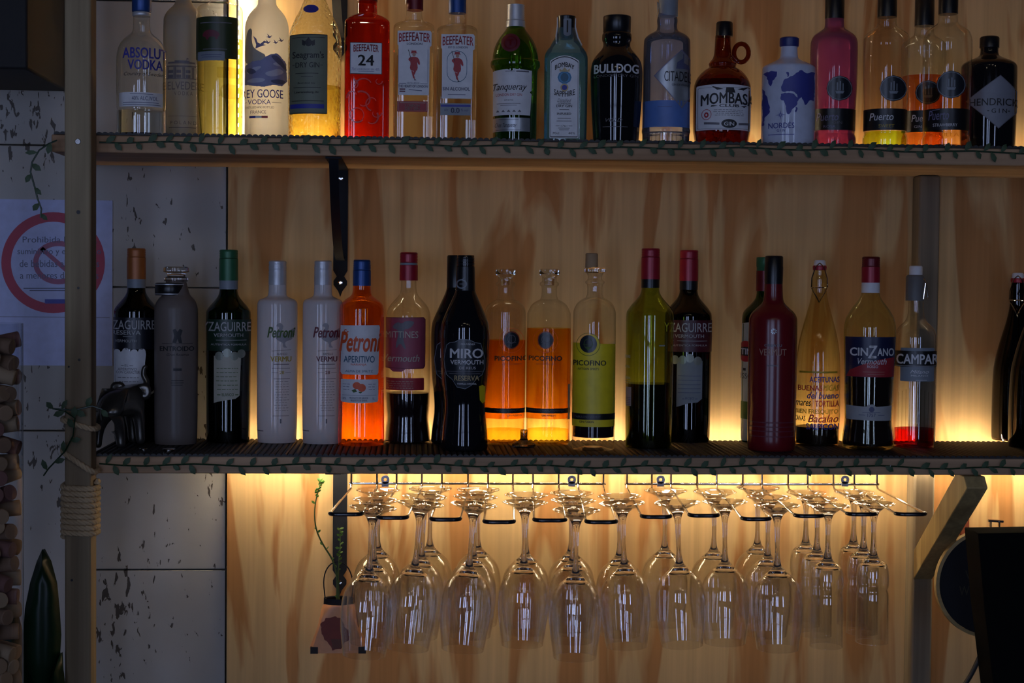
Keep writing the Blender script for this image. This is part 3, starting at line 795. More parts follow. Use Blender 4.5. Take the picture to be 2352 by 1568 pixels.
for (cx, X, nm) in ((949, 0, 0), (1048, 1, 1)):
    lab = 'clear square bottle with a cream-white label, dark red cap and red lower label' if not X else 'clear square bottle with a blue cap and pale blue lower label'
    dy = 8 if X else 0
    b = UB('gin_bottle', lab, cx, [(0, 18), (44 + dy, 18.5), (50 + dy, 24), (56 + dy, 40), (62 + dy, 46), (70 + dy, 46.5), (BR, 46)], G_clear, Y=.07, square=(.7, 7), n=64)
    if X:
        b.cap([(-20, 20), (31, 20)], K_blue); b.liquid(110, L_clear)
    else:
        b.cap([(-20, 19), (24, 19)], K_dkred, dx=2); b.liquid(125, L_clear)
        b.shape([(921, 0), (934, 0), (931, 12)], B_white, 'seal_strip', .002)
    x0, x1, y0, y1 = (1012, 1088, 83, 230) if X else (912, 989, 75, 222)
    l = b.shape([(x0, y0 + 1), (x1 - 3, y0), (x1, y0 + 4), (x1, y0 + 34), (x1 - 4, y0 + 37), (x1 - 5, y1), (x0 + 2, y1), (x0 + 2, y0 + 35), (x0, y0 + 32)], B_white)
    b.ink(l, M_red, [T('BEEFEATER', x0 + 3, x1 - 3, y0 + 7, y0 + 27, .02, 0, 3)])
    if X:
        b.ink(l, I_slate, [T('EST D. LONDON', x0 + 16, x1 - 16, y0 + 28, y0 + 33, .01), T('SIN ALCOHOL', x0 + 4, x1 - 10, 204, 212, .02), L(1028, 221, 1068, 221, 1.2)])
        b.ink(l, I_teal, [('o', rrect(1025, 1071, 121, 193, 22), 1.3)], name='oval_frame')
    else:
        b.ink(l, I_slate, [T('LONDON', x0 + 21, x1 - 21, y0 + 28, y0 + 33, .02), L(916, 196, 932, 196), L(964, 196, 982, 196), T('DISTILLED IN', 934, 962, 193, 197), T('THE HEART OF LONDON', 914, 981, 199, 205, .02), L(938, 210, 968, 212, 1.5), L(914, 118, 914, 194, .8), L(981, 118, 981, 194, .8)])
        b.ink(l, I_maroon, [L(917, 209, 930, 209, 3), L(917, 214, 930, 214, 3)], name='stamp')
    c = (x0 + x1) / 2 - 1; y = 121 if not X else 124
    b.ink(l, M_red, [P_(org([(c - 6, y + 14), (c + 6, y + 14), (c + 12, y + 20), (c + 14, y + 32), (c + 10, y + 32), (c + 7, y + 24), (c + 9, y + 44), (c + 1, y + 47), (c - 10, y + 44), (c - 7, y + 26), (c - 13, y + 22), (c - 12, y + 17)], 1)),
                     P_([(c - 6, y), (c + 5, y), (c + 5, y + 4), (c + 8, y + 6), (c - 8, y + 6), (c - 6, y + 4)]), P_([(c - 6, y + 46), (c - 1, y + 47), (c + 1, y + 58), (c + 3, y + 66), (c - 2, y + 62)]), P_([(c, y + 46), (c + 5, y + 46), (c + 2, y + 54), (c - 1, y + 56)])], .0012, 'guard_figure')
    b.ink(l, I_skin, [P_(ell(c, y + 9, 4, 4.5, 12))], .0014, 'face'); b.ink(l, M_ink, [L(c - 13, y - 2, c - 6, y + 22, 1.2), P_([(c + 1, y + 64), (c + 6, y + 67), (c + 1, y + 68)])], .0015, 'pike')
    if X:
        l = b.shape(rrect(1011, 1080, 241, 268, 1), B_steel, 'lower_label'); b.shape(rrect(1012, 1080, 244, 249, .5), M_blue, 'blue_bar', .0007, l)
        b.ink(l, I_slate, [T('0.0', 1035, 1055, 251, 263, .03), T('alc', 1020, 1029, 253, 259), T('% vol', 1058, 1074, 253, 259)])
    else:
        l = b.shape(rrect(912, 981, 236, 260, 1), B_red, 'lower_label'); b.ink(l, B_cream, [T('LONDON', 931, 963, 243, 249, .01), T('DRY GIN', 931, 963, 250, 256, .01), ('o', rrect(914, 979, 238, 258, 1), .7), L(918, 240, 976, 240, 1)])

b = UB('gin_bottle', 'rounded green bottle with a silver screw cap, dark red seal and white label', 1182,
       [(60, 19), (68, 22), (78, 30), (92, 40), (108, 48), (126, 52), (140, 53), (142, 57), (154, 57), (158, 54), (163, 51), (200, 50.5), (BR, 50)], thin('emerald_glass', (.20, .46, .07), (.03, .12, .01)), Y=.07)
b.cap([(12, 20), (13, 20.5), (48, 20.5)], K_silver, ribs=7); b.cap([(49, 21.5), (63, 22)], K_silver, 'cap_skirt')
b.liquid(240, thin('green_liquid', (.5, .75, .3), (.3, .5, .1), refl=.2))
o = b.shape(ell(1171, 104, 21, 22), I_maroon, 'wax_seal', .0012); b.shape(ell(1171, 104, 15, 16), K_dkred, 'seal_ring', .0018, o, outl=2.5)
b.ink(o, K_dkred, [T('T', 1164, 1178, 97, 111, .03)], .0018, 'seal_letter')
l = b.shape([(1128, 167), (1164, 165), (1173, 169), (1182, 165), (1219, 167), (1219, 212), (1215, 216), (1219, 221), (1216, 269), (1128, 269), (1128, 220), (1131, 216), (1128, 211)], B_white)
b.ink(l, M_ink, [T('Tanqueray', 1133, 1208, 197, 217, .01, .35)]); b.ink(l, M_red, [T('LONDON DRY GIN', 1140, 1197, 220, 226)])
b.ink(l, I_grey, [T('IMPORTED', 1158, 1178, 234, 237), L(1142, 243, 1194, 243, 1), L(1150, 247, 1186, 247, 1)] + [P_([(x, 262), (x + 4, 257), (x + 8, 262)]) for x in (1140, 1152, 1164, 1176, 1188)] + [L(1184, 170, 1212, 170, 3), L(1160, 170, 1182, 170, 1.2)])
l = b.shape(rrect(1128, 1216, 275, 306, 1), B_silver, 'lower_label'); b.ink(l, M_ink, [T('Chas Tanqueray', 1138, 1186, 287, 299, 0, .4), L(1146, 279, 1190, 279, .8), L(1140, 303, 1196, 303, .8)])

b = UB('gin_bottle', 'pale blue glass bottle with an arched white label and dark stopper', 1298,
       [(64, 19), (84, 24), (98, 32), (110, 37), (118, 44), (128, 49), (140, 50), (BR, 49)], G_pale, Y=.07, square=(.8, 5), n=64)
b.cap([(38, 21), (42, 20), (70, 19), (90, 14)], K_black); o = b.shape(rrect(1292, 1308, 46, 82, 2, bot=5), B_steel, 'stopper_label', .0018); b.ink(o, M_ink, [L(1300, 50, 1300, 78, 3)], .0024)
V, F = tube([b.surf(-22 * b.sc, b.z(y), .001) for y in (40, 60, 84, 104)] , .0012, 6); mk('seal_strip', V, F, B_white, b.root)
V, F = tube([b.surf(x * b.sc, b.z(y), .001) for x, y in ((22, 42), (22, 62), (26, 86), (38, 106))], .0013, 6); mk('seal_strip', V, F, B_white, b.root)
b.liquid(126, thin('blue_liquid', (.7, .88, .92), (.4, .6, .7), refl=.3))
l = b.shape(rrect(1262, 1328, 145, 321, 2, top=12), B_white); b.shape(rrect(1264, 1326, 147, 319, 2, top=12), M_ink, 'border', .0008, l, outl=2.2)
b.ink(l, M_ink, [T('BOMBAY', 1273, 1317, 156, 167, .03, 0, 8), T('SAPPHIRE', 1271, 1319, 209, 222, .02, 0, -5), T('LONDON', 1281, 1309, 240, 244, .01), T('DRY GIN', 1277, 1313, 245, 251, .02), T('INFUSED', 1279, 1311, 263, 268, .02), T('1761', 1288, 1302, 291, 295), L(1276, 293, 1285, 293), L(1305, 293, 1314, 293), L(1282, 298, 1308, 298, 1), L(1284, 302, 1306, 302, 1), T('70cl', 1269, 1284, 307, 312), T('40%', 1305, 1320, 307, 312)])
b.ink(l, I_grey, [T('Distilled', 1279, 1311, 231, 239, 0, .4), L(1284, 256, 1306, 256, 1.5), L(1280, 276, 1310, 276, 1.2), L(1278, 282, 1312, 282, 1.2)])
b.ink(l, I_skyblue, [P_(ell(1295, 183, 16, 15, 10))], .001, 'medallion'); b.ink(l, I_teal, [P_(ell(1295, 183, 9, 10)), ('o', ell(1295, 183, 14, 13), 1)], .0014, 'queen_silhouette')
b.ink(l, M_gold, [P_([(1284, 170), (1283, 163), (1289, 167), (1295, 160), (1301, 167), (1307, 163), (1306, 170)]), ('o', ell(1295, 206, 9, 9), 3)], .0015, 'crown'); b.ink(l, M_blue, [P_(ell(1295, 206, 6, 6))], .0012, 'gem')

b = UB('gin_bottle', 'glossy black bottle with a wide black cap and pale block lettering', 1414,
       [(76, 31), (80, 34), (94, 34), (98, 31), (108, 31), (116, 36), (128, 47), (142, 56), (158, 59), (175, 60), (240, 58), (300, 54), (BR, 52)], G_black, Y=.065)
b.cap([(38, 31), (41, 32), (74, 31.5), (77, 29)], K_black)
b.ink(b.root, B_white, [T('BULLDOG', 1364, 1463, 154, 175, .045)]); b.ink(b.root, I_grey, [T('LONDON DRY GIN', 1364, 1462, 178, 184), T('WILD', 1391, 1428, 277, 285, 0, .3), L(1385, 296, 1440, 296, 1)])

b = UB('gin_bottle', 'bluish glass bottle with a silver diamond label and blue band', 1529,
       [(30, 20), (38, 22), (48, 24), (60, 22), (70, 24), (74, 30), (80, 42), (88, 51), (98, 54), (296, 54), (299, 55.5), (306, 55.5), (308, 54), (BR, 54)], G_blueish, Y=.07)
b.cap([(-10, 21), (0, 22), (38, 22)], B_steel, 'foil_cap', dx=2); b.shape([(1495, 5), (1508, 2), (1510, 30), (1503, 32), (1500, 18), (1494, 16)], B_white, 'torn_seal', .003)
b.liquid(306, L_clear)
l = b.shape([(1501, 180), (1508, 172), (1562, 120), (1583, 140), (1583, 226), (1564, 254), (1545, 232)], B_silver); b.shape([(1501, 180), (1508, 172), (1562, 120), (1583, 140), (1583, 226), (1564, 254), (1545, 232)], I_lilac, 'border', .0009, l, outl=2)
b.ink(l, M_ink, [T('CITADELLE', 1524, 1596, 170, 193, 0), T('GIN DE FRANCE', 1541, 1583, 198, 203)]); b.ink(l, I_slate, [P_([(1550, 164), (1552, 150), (1565, 140), (1566, 150), (1578, 155), (1580, 164)]), L(1566, 130, 1566, 162, 2)], .001, 'castle')
b.shape(rrect(1475, 1583, 236, 296, 1), B_blue, 'blue_band')
b.ink(b.root, I_slate, [L(1510, 251, 1542, 251, 1)])
b.ink(b.root, thin('flute_relief', (.9, .9, .8), (.2, .2, .2), refl=3), [L(x, 309, x, 330, 2) for x in range(1480, 1582, 9)], .0012, 'fluted_foot')

b = UB('gin_bottle', 'amber glass flagon with a ring handle at the neck and white label', 1657,
       [(82, 17.5), (120, 19), (134, 22), (142, 29), (147, 32), (151, 31), (155, 30), (162, 42), (174, 54), (188, 62), (204, 66), (300, 66), (312, 64), (BR, 60)], G_amber, Y=.075)
b.cap([(51, 17), (54, 19), (84, 19.5)], K_black, dx=3)
b.liquid(186, thin('amber_brown_liquid', (.5, .3, .12), (.3, .1, .03), refl=.1))
P = [Vector(((1699 - b.cx + 16.5 * math.cos(a)) * b.sc, 0, b.z(122) + 21 * b.sc * math.sin(a))) for a in [2 * math.pi * k / 28 for k in range(28)]]
V, F = tube(P, 5.5 * b.sc, 10, closed=True); mk('handle', V, F, G_amber, b.root)
l = b.shape(rrect(1599, 1722, 203, 304, 3, top=2), B_white)
b.ink(l, M_ink, [T('MOMBASA', 1610, 1731, 224, 250, .035, 0, 5), T('CLUB', 1651, 1695, 246, 253, .03), P_([(1634, 248), (1648, 250), (1632, 252)]), P_([(1698, 250), (1712, 248), (1706, 253)]), P_(ell(1673, 290, 17, 10)), P_([(1632, 204), (1660, 212), (1646, 214)]), P_([(1716, 204), (1690, 212), (1704, 214)]), P_([(1664, 220), (1666, 208), (1682, 208), (1686, 220)]), ('o', rrect(1603, 1718, 208, 301, 3), .8)])
b.ink(l, I_grey, [P_([(1618, 286), (1652, 288), (1652, 293), (1618, 291)]), P_([(1694, 288), (1718, 286), (1718, 291), (1694, 293)])] + fine(1638, 1706, 259, 4, 4), name='scroll')
b.ink(l, B_white, [T('GIN', 1662, 1684, 286, 295, .02)], .0017); b.ink(l, M_red, [('o', ell(1623, 269, 11, 12), 1.2), ('o', ell(1623, 270, 5, 6), 3)], name='stamp')

b = UB('gin_bottle', 'white ceramic bottle with a blue world map and navy cap', 1809,
       [(104, 18.5), (130, 19.5), (136, 23), (143, 37), (150, 52), (154, 59), (160, 61), (BR, 61)], F_nord, Y=.055, punt=0)
b.cap([(87, 20), (89, 22), (105, 22), (108, 21)], K_navy)
lm = paint('map_blue', (.045, .055, .30), .5)
b.shape(org([(1752, 172), (1770, 169), (1783, 172), (1782, 182), (1774, 192), (1769, 203), (1764, 194), (1760, 182)], 1, 1.6), lm, 'map_island', .0006)
b.shape(org([(1793, 207), (1800, 190), (1812, 184), (1822, 178), (1837, 168), (1848, 174), (1866, 170), (1866, 236), (1856, 236), (1846, 246), (1838, 230), (1830, 236), (1828, 224), (1818, 216), (1802, 218), (1793, 216)], 1, 1.6), lm, 'map_continent', .0006)
b.shape(org([(1793, 222), (1806, 220), (1818, 222), (1832, 232), (1828, 246), (1818, 256), (1812, 270), (1805, 268), (1804, 250), (1798, 238), (1790, 234)], 1, 1.6), lm, 'map_continent', .0006)
b.shape(org([(1751, 205), (1757, 214), (1768, 252), (1768, 262), (1757, 272), (1755, 292), (1751, 292)], 1, 1.6), lm, 'map_continent', .0006)
b.shape(org([(1826, 252), (1830, 253), (1828, 264), (1824, 262)], 1, 1.6), lm, 'map_island', .0006); b.shape(org([(1803, 174), (1808, 172), (1811, 182), (1806, 186)], 1, 1.6), lm, 'map_island', .0006)
b.ink(b.root, M_blue, [T('NORD\u00c9S', 1766, 1823, 284, 300, .005), T('G I N', 1785, 1803, 302, 308, .01), L(1766, 314, 1823, 314, 1.3)] + [P_([(1793 + 2 * math.cos(a + .5), 270 + 2 * math.sin(a + .5)), (1793 + (12 if k % 2 == 0 else 7) * math.cos(a), 270 + (12 if k % 2 == 0 else 7) * math.sin(a)), (1793 + 2 * math.cos(a - .5), 270 + 2 * math.sin(a - .5))]) for k, a in enumerate([math.pi / 4 * j for j in range(8)])])

def puerto(cx, dy, hw, lab, gm, liq, lev, base, Y, medx, medr, medy, ink, name='gin_bottle', y0=0):
    b = UB(name, lab, cx, [(20 + dy, 21), (54 + dy, 21.5), (60 + dy, 24), (68 + dy, 36), (76 + dy, 47), (86 + dy, 52), (98 + dy, hw), (180, hw - .5), (250, hw - 3), (256, hw - 3.5), (304, hw - 3.5), (309, hw - 5), (313, hw - 3), (320, hw - 1), (BR, hw - 2)], gm, Y=Y)
    b.cap([(-26 + dy, 21), (-24 + dy, 22), (38 + dy, 22)], K_black)
    if liq: b.liquid(lev, liq)
    o = b.shape(ell(medx, medy, medr, medr * 1.02, 12), B_slate, 'medallion', .0022)
    b.ink(o, B_steel, [('o', ell(medx, medy, medr - 2, medr - 2), 1.4), P_([(medx - 9, medy + 6), (medx + 10, medy + 6), (medx + 7, medy + 12), (medx - 7, medy + 12)]), L(medx - 5, medy - 13, medx - 5, medy + 5, 2.5), L(medx + 1, medy - 16, medx + 1, medy + 5, 2.5), L(medx + 7, medy - 11, medx + 7, medy + 5, 2)], .0027, 'ship')
    l = b.shape(rrect(cx - hw * .985, cx + hw * .96, 254 + y0, 302 + y0, 1, bot=1), B_black, 'label', .0006)
    return b, l
b, l = puerto(1912, 6, 54, 'pink glass bottle with a black round medallion and black band label', G_pink, L_pink, 235, 333, .12, 1925, 28, 209, None)
b.ink(l, I_lilac, [T('Puerto', 1876, 1924, 264, 282, .01, .2), T('ROSA', 1892, 1918, 292, 298)]); b.ink(l, I_grey, [T('GIN', 1912, 1932, 283, 289)])
b, l = puerto(2032, 2, 52, 'clear bottle with glowing yellow liquid at its foot, round medallion and black band label', G_clear, L_yellow, 304, 333, .085, 2048, 29, 209, None)
b.ink(l, B_white, [T('Puerto', 1998, 2050, 264, 281, .01, .2)]); b.ink(l, I_yellow, [T('SWEET', 2018, 2052, 290, 297)])
b, l = puerto(2118, 22, 50, 'clear bottle with orange liquid half hidden behind the peach liquid bottle', G_clear, thin('brown_orange_liquid', (.9, .5, .22), (.8, .3, .1), refl=.2), 176, 333, .165, 2128, 27, 218, None, y0=4)
b.ink(l, B_white, [T('Puerto', 2094, 2140, 268, 284, .01, .2), T('GIN', 2100, 2116, 292, 298)])
b, l = puerto(2172, -5, 55, 'clear bottle with peach liquid, a large round medallion and black band label', G_clear, L_peach, 206, 333, .045, 2181, 31, 201, None)
b.ink(l, I_lilac, [T('Puerto', 2134, 2178, 258, 280, .01, .2), L(2142, 258, 2158, 256, 1.5)]); b.ink(l, B_white, [T('STRAWBERRY', 2144, 2196, 288, 295)]); b.ink(b.root, L_straw, [T('SEVILLA', 2140, 2200, 309, 318)], .0014, 'embossed_letters')

b = UB('gin_bottle', 'squat black bottle with a pale diamond label, last on the upper shelf', 2268,
       [(106, 20), (126, 20), (132, 28), (140, 48), (146, 58), (152, 62), (160, 63), (280, 63), (BR, 61)], G_black, Y=.12)
b.cap([(85, 20), (88, 22), (110, 22)], K_black)
dl = [(2219, 237), (2293, 180), (2331, 214), (2331, 262), (2291, 301)]
l = b.shape(dl, paint('label_grey', (.24, .25, .29), .5)); b.shape(dl, I_grey, 'border', .0009, l, outl=2)
b.ink(l, M_ink, [T("HENDRICK'S", 2228, 2345, 232, 249, .01), T('G I N', 2275, 2308, 256, 266, .01), L(2266, 261, 2270, 261, 2), L(2310, 261, 2314, 261, 2)])

# ============ lower shelf
def LB(nm, lab, cx, rows, m, **k): return Bottle(nm, lab, cx, rows, m, **k)
def yz(cx, capm, lab, gm, base, liq, lev, dxn=0, hw=51, capx=0, cy=0, band=None):
    b = LB('vermouth_bottle', lab, cx, [(640 + cy, 19.5), (664 + cy, 20), (676 + cy, 23), (688 + cy, 32), (700 + cy, 43), (710 + cy, 50), (718 + cy, hw), (760, hw), (1000, hw - 1.5), (base, hw - 3)], gm, base=base)
    b.cap([(571 + cy, 20), (574 + cy, 21)], capm, 'cap_top'); b.cap([(574 + cy, 21), (590 + cy, 21)], capm, 'cap_thread', ribs=3); b.cap([(591 + cy, 21.3), (641 + cy, 21.5)], capm, 'capsule')
    b.cap([(641 + cy, 20.8), (661 + cy, 20.8)], band or B_steel, 'neck_band')
    if liq: b.liquid(lev, liq)
    return b
def yzlab(b, cx, sub, c2, foot, word='', dark=paint('label_midnight', (.005, .006, .014), .35), lm=B_cream, y=0):
    l = b.shape(rrect(cx - 50, cx + 51, 728 + y, 800 + y, 2), dark, 'upper_label')
    it = [T('YZAGUIRRE', cx - 59, cx + 46, 734 + y, 755 + y, .01)]
    if sub: it += [T(sub, cx - 47, cx + 14, 757 + y, 767 + y, .01), T('VERMOUTH', cx - 41, cx + 5, 778 + y, 784 + y), L(cx - 24, 771 + y, cx - 3, 771 + y, 1)]
    else: it += [T('VERMOUTH', cx - 35, cx + 29, 760 + y, 768 + y, .01), L(cx - 30, 775 + y, cx + 36, 775 + y, 1), T('AUTENTICA FORMULA', cx - 41, cx + 36, 783 + y, 787 + y)]
    b.ink(l, paint('pale_ink', (.5, .5, .5), .5), it)
    return l
b = yz(313, K_orange, 'dark bottle with an orange cap and scalloped white label, beside the rough post', G_dark, 1017, L_dark, 735)
yzlab(b, 308, 'RESERVA', None, None)
pl = [(263, 805), (266, 801)] + ell(271, 806, 7, 6, 6, 180, 360) + ell(290, 804, 8, 7, 6, 180, 360) + ell(308, 806, 8, 6, 6, 180, 360) + ell(325, 804, 8, 6, 6, 180, 360) + [(334, 812), (332, 830), (330, 900), (263, 900)]
l = b.shape(pl, B_white); b.ink(l, I_grey, [T('EL', 288, 296, 834, 839), T('APERITIVO', 273, 314, 842, 848), T('CON CARACTER', 270, 320, 849, 855), L(280, 837, 286, 837), L(298, 837, 306, 837)] + fine(272, 318, 864, 4, 9, 1.2), .0011)

b = LB('vermouth_bottle', 'matt brown-grey frosted bottle with a glass stopper and black collar', 404,
       [(642, 22), (676, 30), (682, 36), (690, 43), (702, 48), (714, 49.5), (1005, 48.5), (1020, 47)], F_brown, base=1022)
b.cap([(650, 33), (652, 34.5), (676, 34.5), (678, 33)], K_black, 'collar', dx=-13); b.cap([(652, 35), (654, 35)], K_silver, 'collar_ring', dx=-13); b.cap([(674, 35), (676, 35)], K_silver, 'collar_ring', dx=-13)
b.cap([(613, 26), (615, 28.5), (624, 29), (627, 22), (634, 20), (638, 27), (645, 27), (648, 22), (658, 18)], glass('stopper_glass', (.95, .95, .95)), 'stopper')
b.liquid(868, thin('smoky_liquid', (.45, .4, .42), (.2, .18, .2), refl=.1), inset=1)
b.ink(b.root, M_ink, [P_([(397, 756), (402, 753), (407, 760), (412, 753), (418, 757), (414, 770), (417, 786), (410, 786), (407, 776), (404, 786), (396, 785), (400, 770)])], name='emblem')
b.ink(b.root, M_ink, [T('ENTROIDO', 369, 443, 793, 804, .03), T('Gran Reserva', 384, 431, 809, 815, 0, .3), L(394, 871, 420, 871, 1.5), L(393, 876, 420, 876, 1.2), L(394, 881, 418, 881, 1.2), L(374, 787, 440, 787, .7), L(398, 846, 416, 846, 6)])

b = yz(524, K_green, 'dark green bottle with a green cap and an oval-cornered cream label', G_green, 1018, L_dark, 730, cy=3)
yzlab(b, 527, None, None, None, dark=paint('label_bottle_green', (.01, .035, .018), .4), y=4)
b.ink(b.root, paint('medal_grey', (.3, .32, .26), .4, .4), [P_(ell(x, y_, 9, 10)) for x, y_ in ((504, 815), (521, 808), (537, 815), (552, 810))], .0012, 'medals')
l = b.shape([(492, 815), (552, 815), (549, 905), (540, 912), (520, 915), (500, 919), (492, 922)], B_cream)
b.ink(l, I_green, fine(497, 545, 843, 6, 9.5, 1.3, 3) + [T('BLANCO', 510, 536, 899, 906, .01), L(500, 903, 507, 903, 2), L(539, 903, 546, 903, 2)])
b = None
def petw(cx, lab, base, ic, n2, dy=0, dx=0):
    b = LB('vermouth_bottle', lab, cx, [(650, 20), (673, 20.5), (680, 22), (684, 30), (688, 41), (694, 45), (702, 46), (960, 46), (base, 44)], F_petw, base=base, punt=0)
    b.cap([(599, 18), (601, 20), (606, 20), (608, 19.5), (612, 20.3), (618, 20.3), (620, 19.6), (624, 20.3), (632, 20), (634, 20.4), (654, 20.4)], K_silver)
    x = cx + dx
    b.shape(org([(x - 3, 748), (x + 1, 741), (x + 8, 740), (x + 13, 746), (x + 12, 754), (x + 9, 760), (x + 14, 765), (x + 26, 758), (x + 41, 749), (x + 40, 757), (x + 33, 763), (x + 40, 766), (x + 32, 772), (x + 34, 777), (x + 22, 781), (x + 17, 784), (x + 18, 793), (x + 23, 796), (x + 12, 796), (x + 13, 785), (x + 2, 781), (x - 5, 773), (x - 6, 764), (x + 2, 757), (x + 5, 750), (x + 1, 748)], 1), paint('goose_pencil', (.36, .34, .36), .5), 'goose', .0006)
    b.ink(b.root, ic, [T('Petroni', x - 22, x + 39, 749, 774, .035, .3)], .0012)
    b.ink(b.root, n2, [T('VERMU', x - 15, x + 31, 816, 828, .03), T('28', x + 5, x + 15, 849, 856, .01)])
    b.ink(b.root, I_grey, [T('BLANCO' if ic is I_green else 'BERMELLO', x, x + 22, 808, 813), L(x - 12, 804, x + 30, 801, .8), L(x - 8, 834, x + 26, 834, 1.5), L(x - 12, 843, x + 28, 843, .8), L(x - 12, 853, x + 2, 853, .8), L(x + 18, 853, x + 30, 853, .8), L(x - 8, 867, x + 28, 867, 1), L(x - 10, 951, x + 26, 951, 1), L(x - 46, 986, x - 30, 986, 2), L(x + 8, 958, x + 8, 968, 3)] + fine(x - 6, x + 26, 873, 12, 6, .8, 5), .0008, 'small_print')
petw(636, 'white bottle with a silver cap and olive green script over a goose', 1018, I_green, I_yellow, dx=0)
petw(740, 'white bottle with a silver cap and dark red script, partly behind the orange bottle', 1020, I_maroon, I_maroon, dx=1)

b = LB('aperitif_bottle', 'bright orange bottle with a blue cap and white labels showing oranges', 829,
       [(650, 20), (672, 21), (680, 25), (688, 38), (696, 47), (706, 51), (720, 51), (880, 51), (1000, 54), (1024, 52)], G_orange, base=1025)
b.cap([(597, 18), (599, 20)], K_blue, 'cap_top'); b.cap([(600, 20), (620, 20.4)], K_blue, 'cap_thread', ribs=4); b.cap([(621, 20.4), (656, 20.6)], K_blue, 'capsule')
b.liquid(903, L_orange)
l = b.shape([(782, 746), (868, 745), (870, 750), (869, 768), (867, 854), (864, 858), (785, 857), (782, 852), (783, 806), (779, 800), (780, 790)], B_white)
b.ink(l, I_orange, [T('Petroni', 780, 872, 760, 806, .04, .3), T('St', 788, 801, 755, 768, 0, .3), T('NARANJA', 806, 840, 832, 838)]); b.ink(l, I_teal, [T('APERITIVO', 790, 858, 815, 830, .01), T('ALMA DE SPRITZ', 794, 854, 847, 852)])
l = b.shape(rrect(783, 867, 868, 919, 3, bot=3), B_white, 'lower_label')
b.ink(l, I_orange, [P_(ell(819, 882, 9, 8)), P_(ell(830, 887, 9, 9))], .001, 'oranges'); b.ink(l, I_green, [P_([(808, 893), (816, 889), (820, 896), (812, 898)]), P_([(822, 896), (832, 896), (827, 900)])], .0013, 'orange_leaves')
b.ink(l, I_slate, [T('PRODUCTO DE GALICIA', 803, 844, 908, 912, .01), T('PRODUCTO DE ESPANA', 806, 842, 914, 918, .01), L(787, 904, 862, 904, .7), T('18%', 787, 796, 909, 914), T('1L', 854, 858, 909, 914)] + fine(788, 804, 879, 3, 6, 1) + fine(844, 860, 879, 3, 6, 1))

b = LB('vermouth_bottle', 'clear bottle with a red cap, pink-red label and dark liquid in its lower part', 936,
       [(642, 17), (668, 18), (678, 22), (690, 33), (704, 45), (718, 50), (734, 51), (880, 51), (930, 50), (958, 47), (980, 50), (1000, 52), (1016, 53), (1019, 52)], G_clear, base=1020)
b.cap([(580, 19), (582, 20.5)], K_red, 'cap_top'); b.cap([(583, 20.5), (603, 20.5)], K_red, 'cap_thread', ribs=3); b.cap([(604, 20), (608, 20)], B_steel, 'cap_ring'); b.cap([(609, 20.8), (644, 21)], K_red, 'capsule')
b.liquid(901, L_dark)
lr = rrect(883, 973, 726, 844, 5); 
l = b.shape([(883, 728), (970, 727), (974, 732), (974, 838), (970, 844), (930, 845), (922, 851), (902, 851), (894, 844), (883, 843)], paint('label_rose', (.33, .06, .10), .5)); b.shape([(883, 728), (970, 727), (974, 732), (974, 838), (970, 844), (883, 843)], I_maroon, 'border', .0008, l, outl=1.5)
b.ink(l, B_cream, [T('MITTINES', 886, 958, 759, 774, 0), T('Vermouth', 880, 961, 812, 828, .01, .25)])
b.ink(l, I_grey, [P_(org([(904, 744), (912, 738), (922, 742), (930, 735), (950, 736), (946, 746), (936, 754), (926, 754), (924, 776), (932, 800), (926, 798), (918, 784), (910, 800), (908, 790), (914, 770), (914, 756), (900, 752)]))], .001, 'winged_figure')
l = b.shape(rrect(884, 972, 865, 893, 2), B_red, 'lower_label'); b.ink(l, I_skin, fine(888, 948, 873, 4, 5, 1.3), .001)

def miro(cx, base, lab, front):
    b = LB('vermouth_bottle', lab, cx, [(586, 19), (588, 20), (652, 20), (668, 22), (688, 31), (708, 40), (728, 49), (742, 54), (760, 56), (800, 56), (860, 54), (910, 48), (945, 47), (975, 51), (1005, 54), (base - 8, 54), (base, 50)], G_black, base=base)
    dx = cx - 1066
    if front:
        b.cap([(590, 19), (592, 20.5)], K_black, 'cap_top'); b.cap([(593, 20.5), (612, 20.5)], K_black, 'cap_thread', ribs=3); b.cap([(613, 20.8), (672, 22.5)], K_black, 'capsule')
        b.shape(ell(cx - 8, 652, 11, 11), B_steel, 'neck_emblem', .0022, outl=3)
        b.ink(b.root, B_steel, [L(cx - 5, 641, cx - 3, 637, 2), L(cx - 12, 652, cx - 4, 652, 1.5)], .0024, 'neck_mark')
    else: b.cap([(587, 19), (589, 20.5), (660, 21)], K_black)
    k = [(1023, 806), (1026, 790), (1034, 784), (1044, 783), (1056, 776), (1078, 778), (1090, 784), (1102, 786), (1108, 806), (1112, 822), (1112, 842), (1106, 858), (1094, 866), (1082, 882), (1068, 890), (1050, 886), (1040, 870), (1026, 858), (1022, 838), (1020, 824)]
    k = [(x + dx - 1, y) for x, y in k]; l = b.shape(k, B_slate, off=.0006); b.shape(k, B_steel, 'border', .001, l, outl=1.3)
    d = dx
    b.ink(l, B_white, [T('MIRO', 1033 + d, 1106 + d, 798, 820, .03), T('VERMOUTH', 1034 + d, 1107 + d, 824, 834, .02), T('DE REUS', 1054 + d, 1090 + d, 839, 845, .01), T('FORMULA ORIGINAL', 1050 + d, 1092 + d, 876, 880), T('CASA FUNDADA', 1057 + d, 1088 + d, 786, 790)])
    b.ink(l, M_gold, [T('RESERVA', 1043 + d, 1098 + d, 859, 871, .03)]); b.ink(l, I_grey, [L(1026 + d, 850, 1106 + d, 850, 1), L(1032 + d, 855, 1100 + d, 855, 1)], .0013, 'small_print')
    if front: b.shape([(cx + 32, 884), (cx + 40, 881), (cx + 46, 886), (cx + 46, 920), (cx + 40, 924), (cx + 34, 916)], B_yellow, 'round_sticker', .0008)
    return b
miro(1044, 1022, 'black bottle half hidden behind its twin with the silver shield label', False)
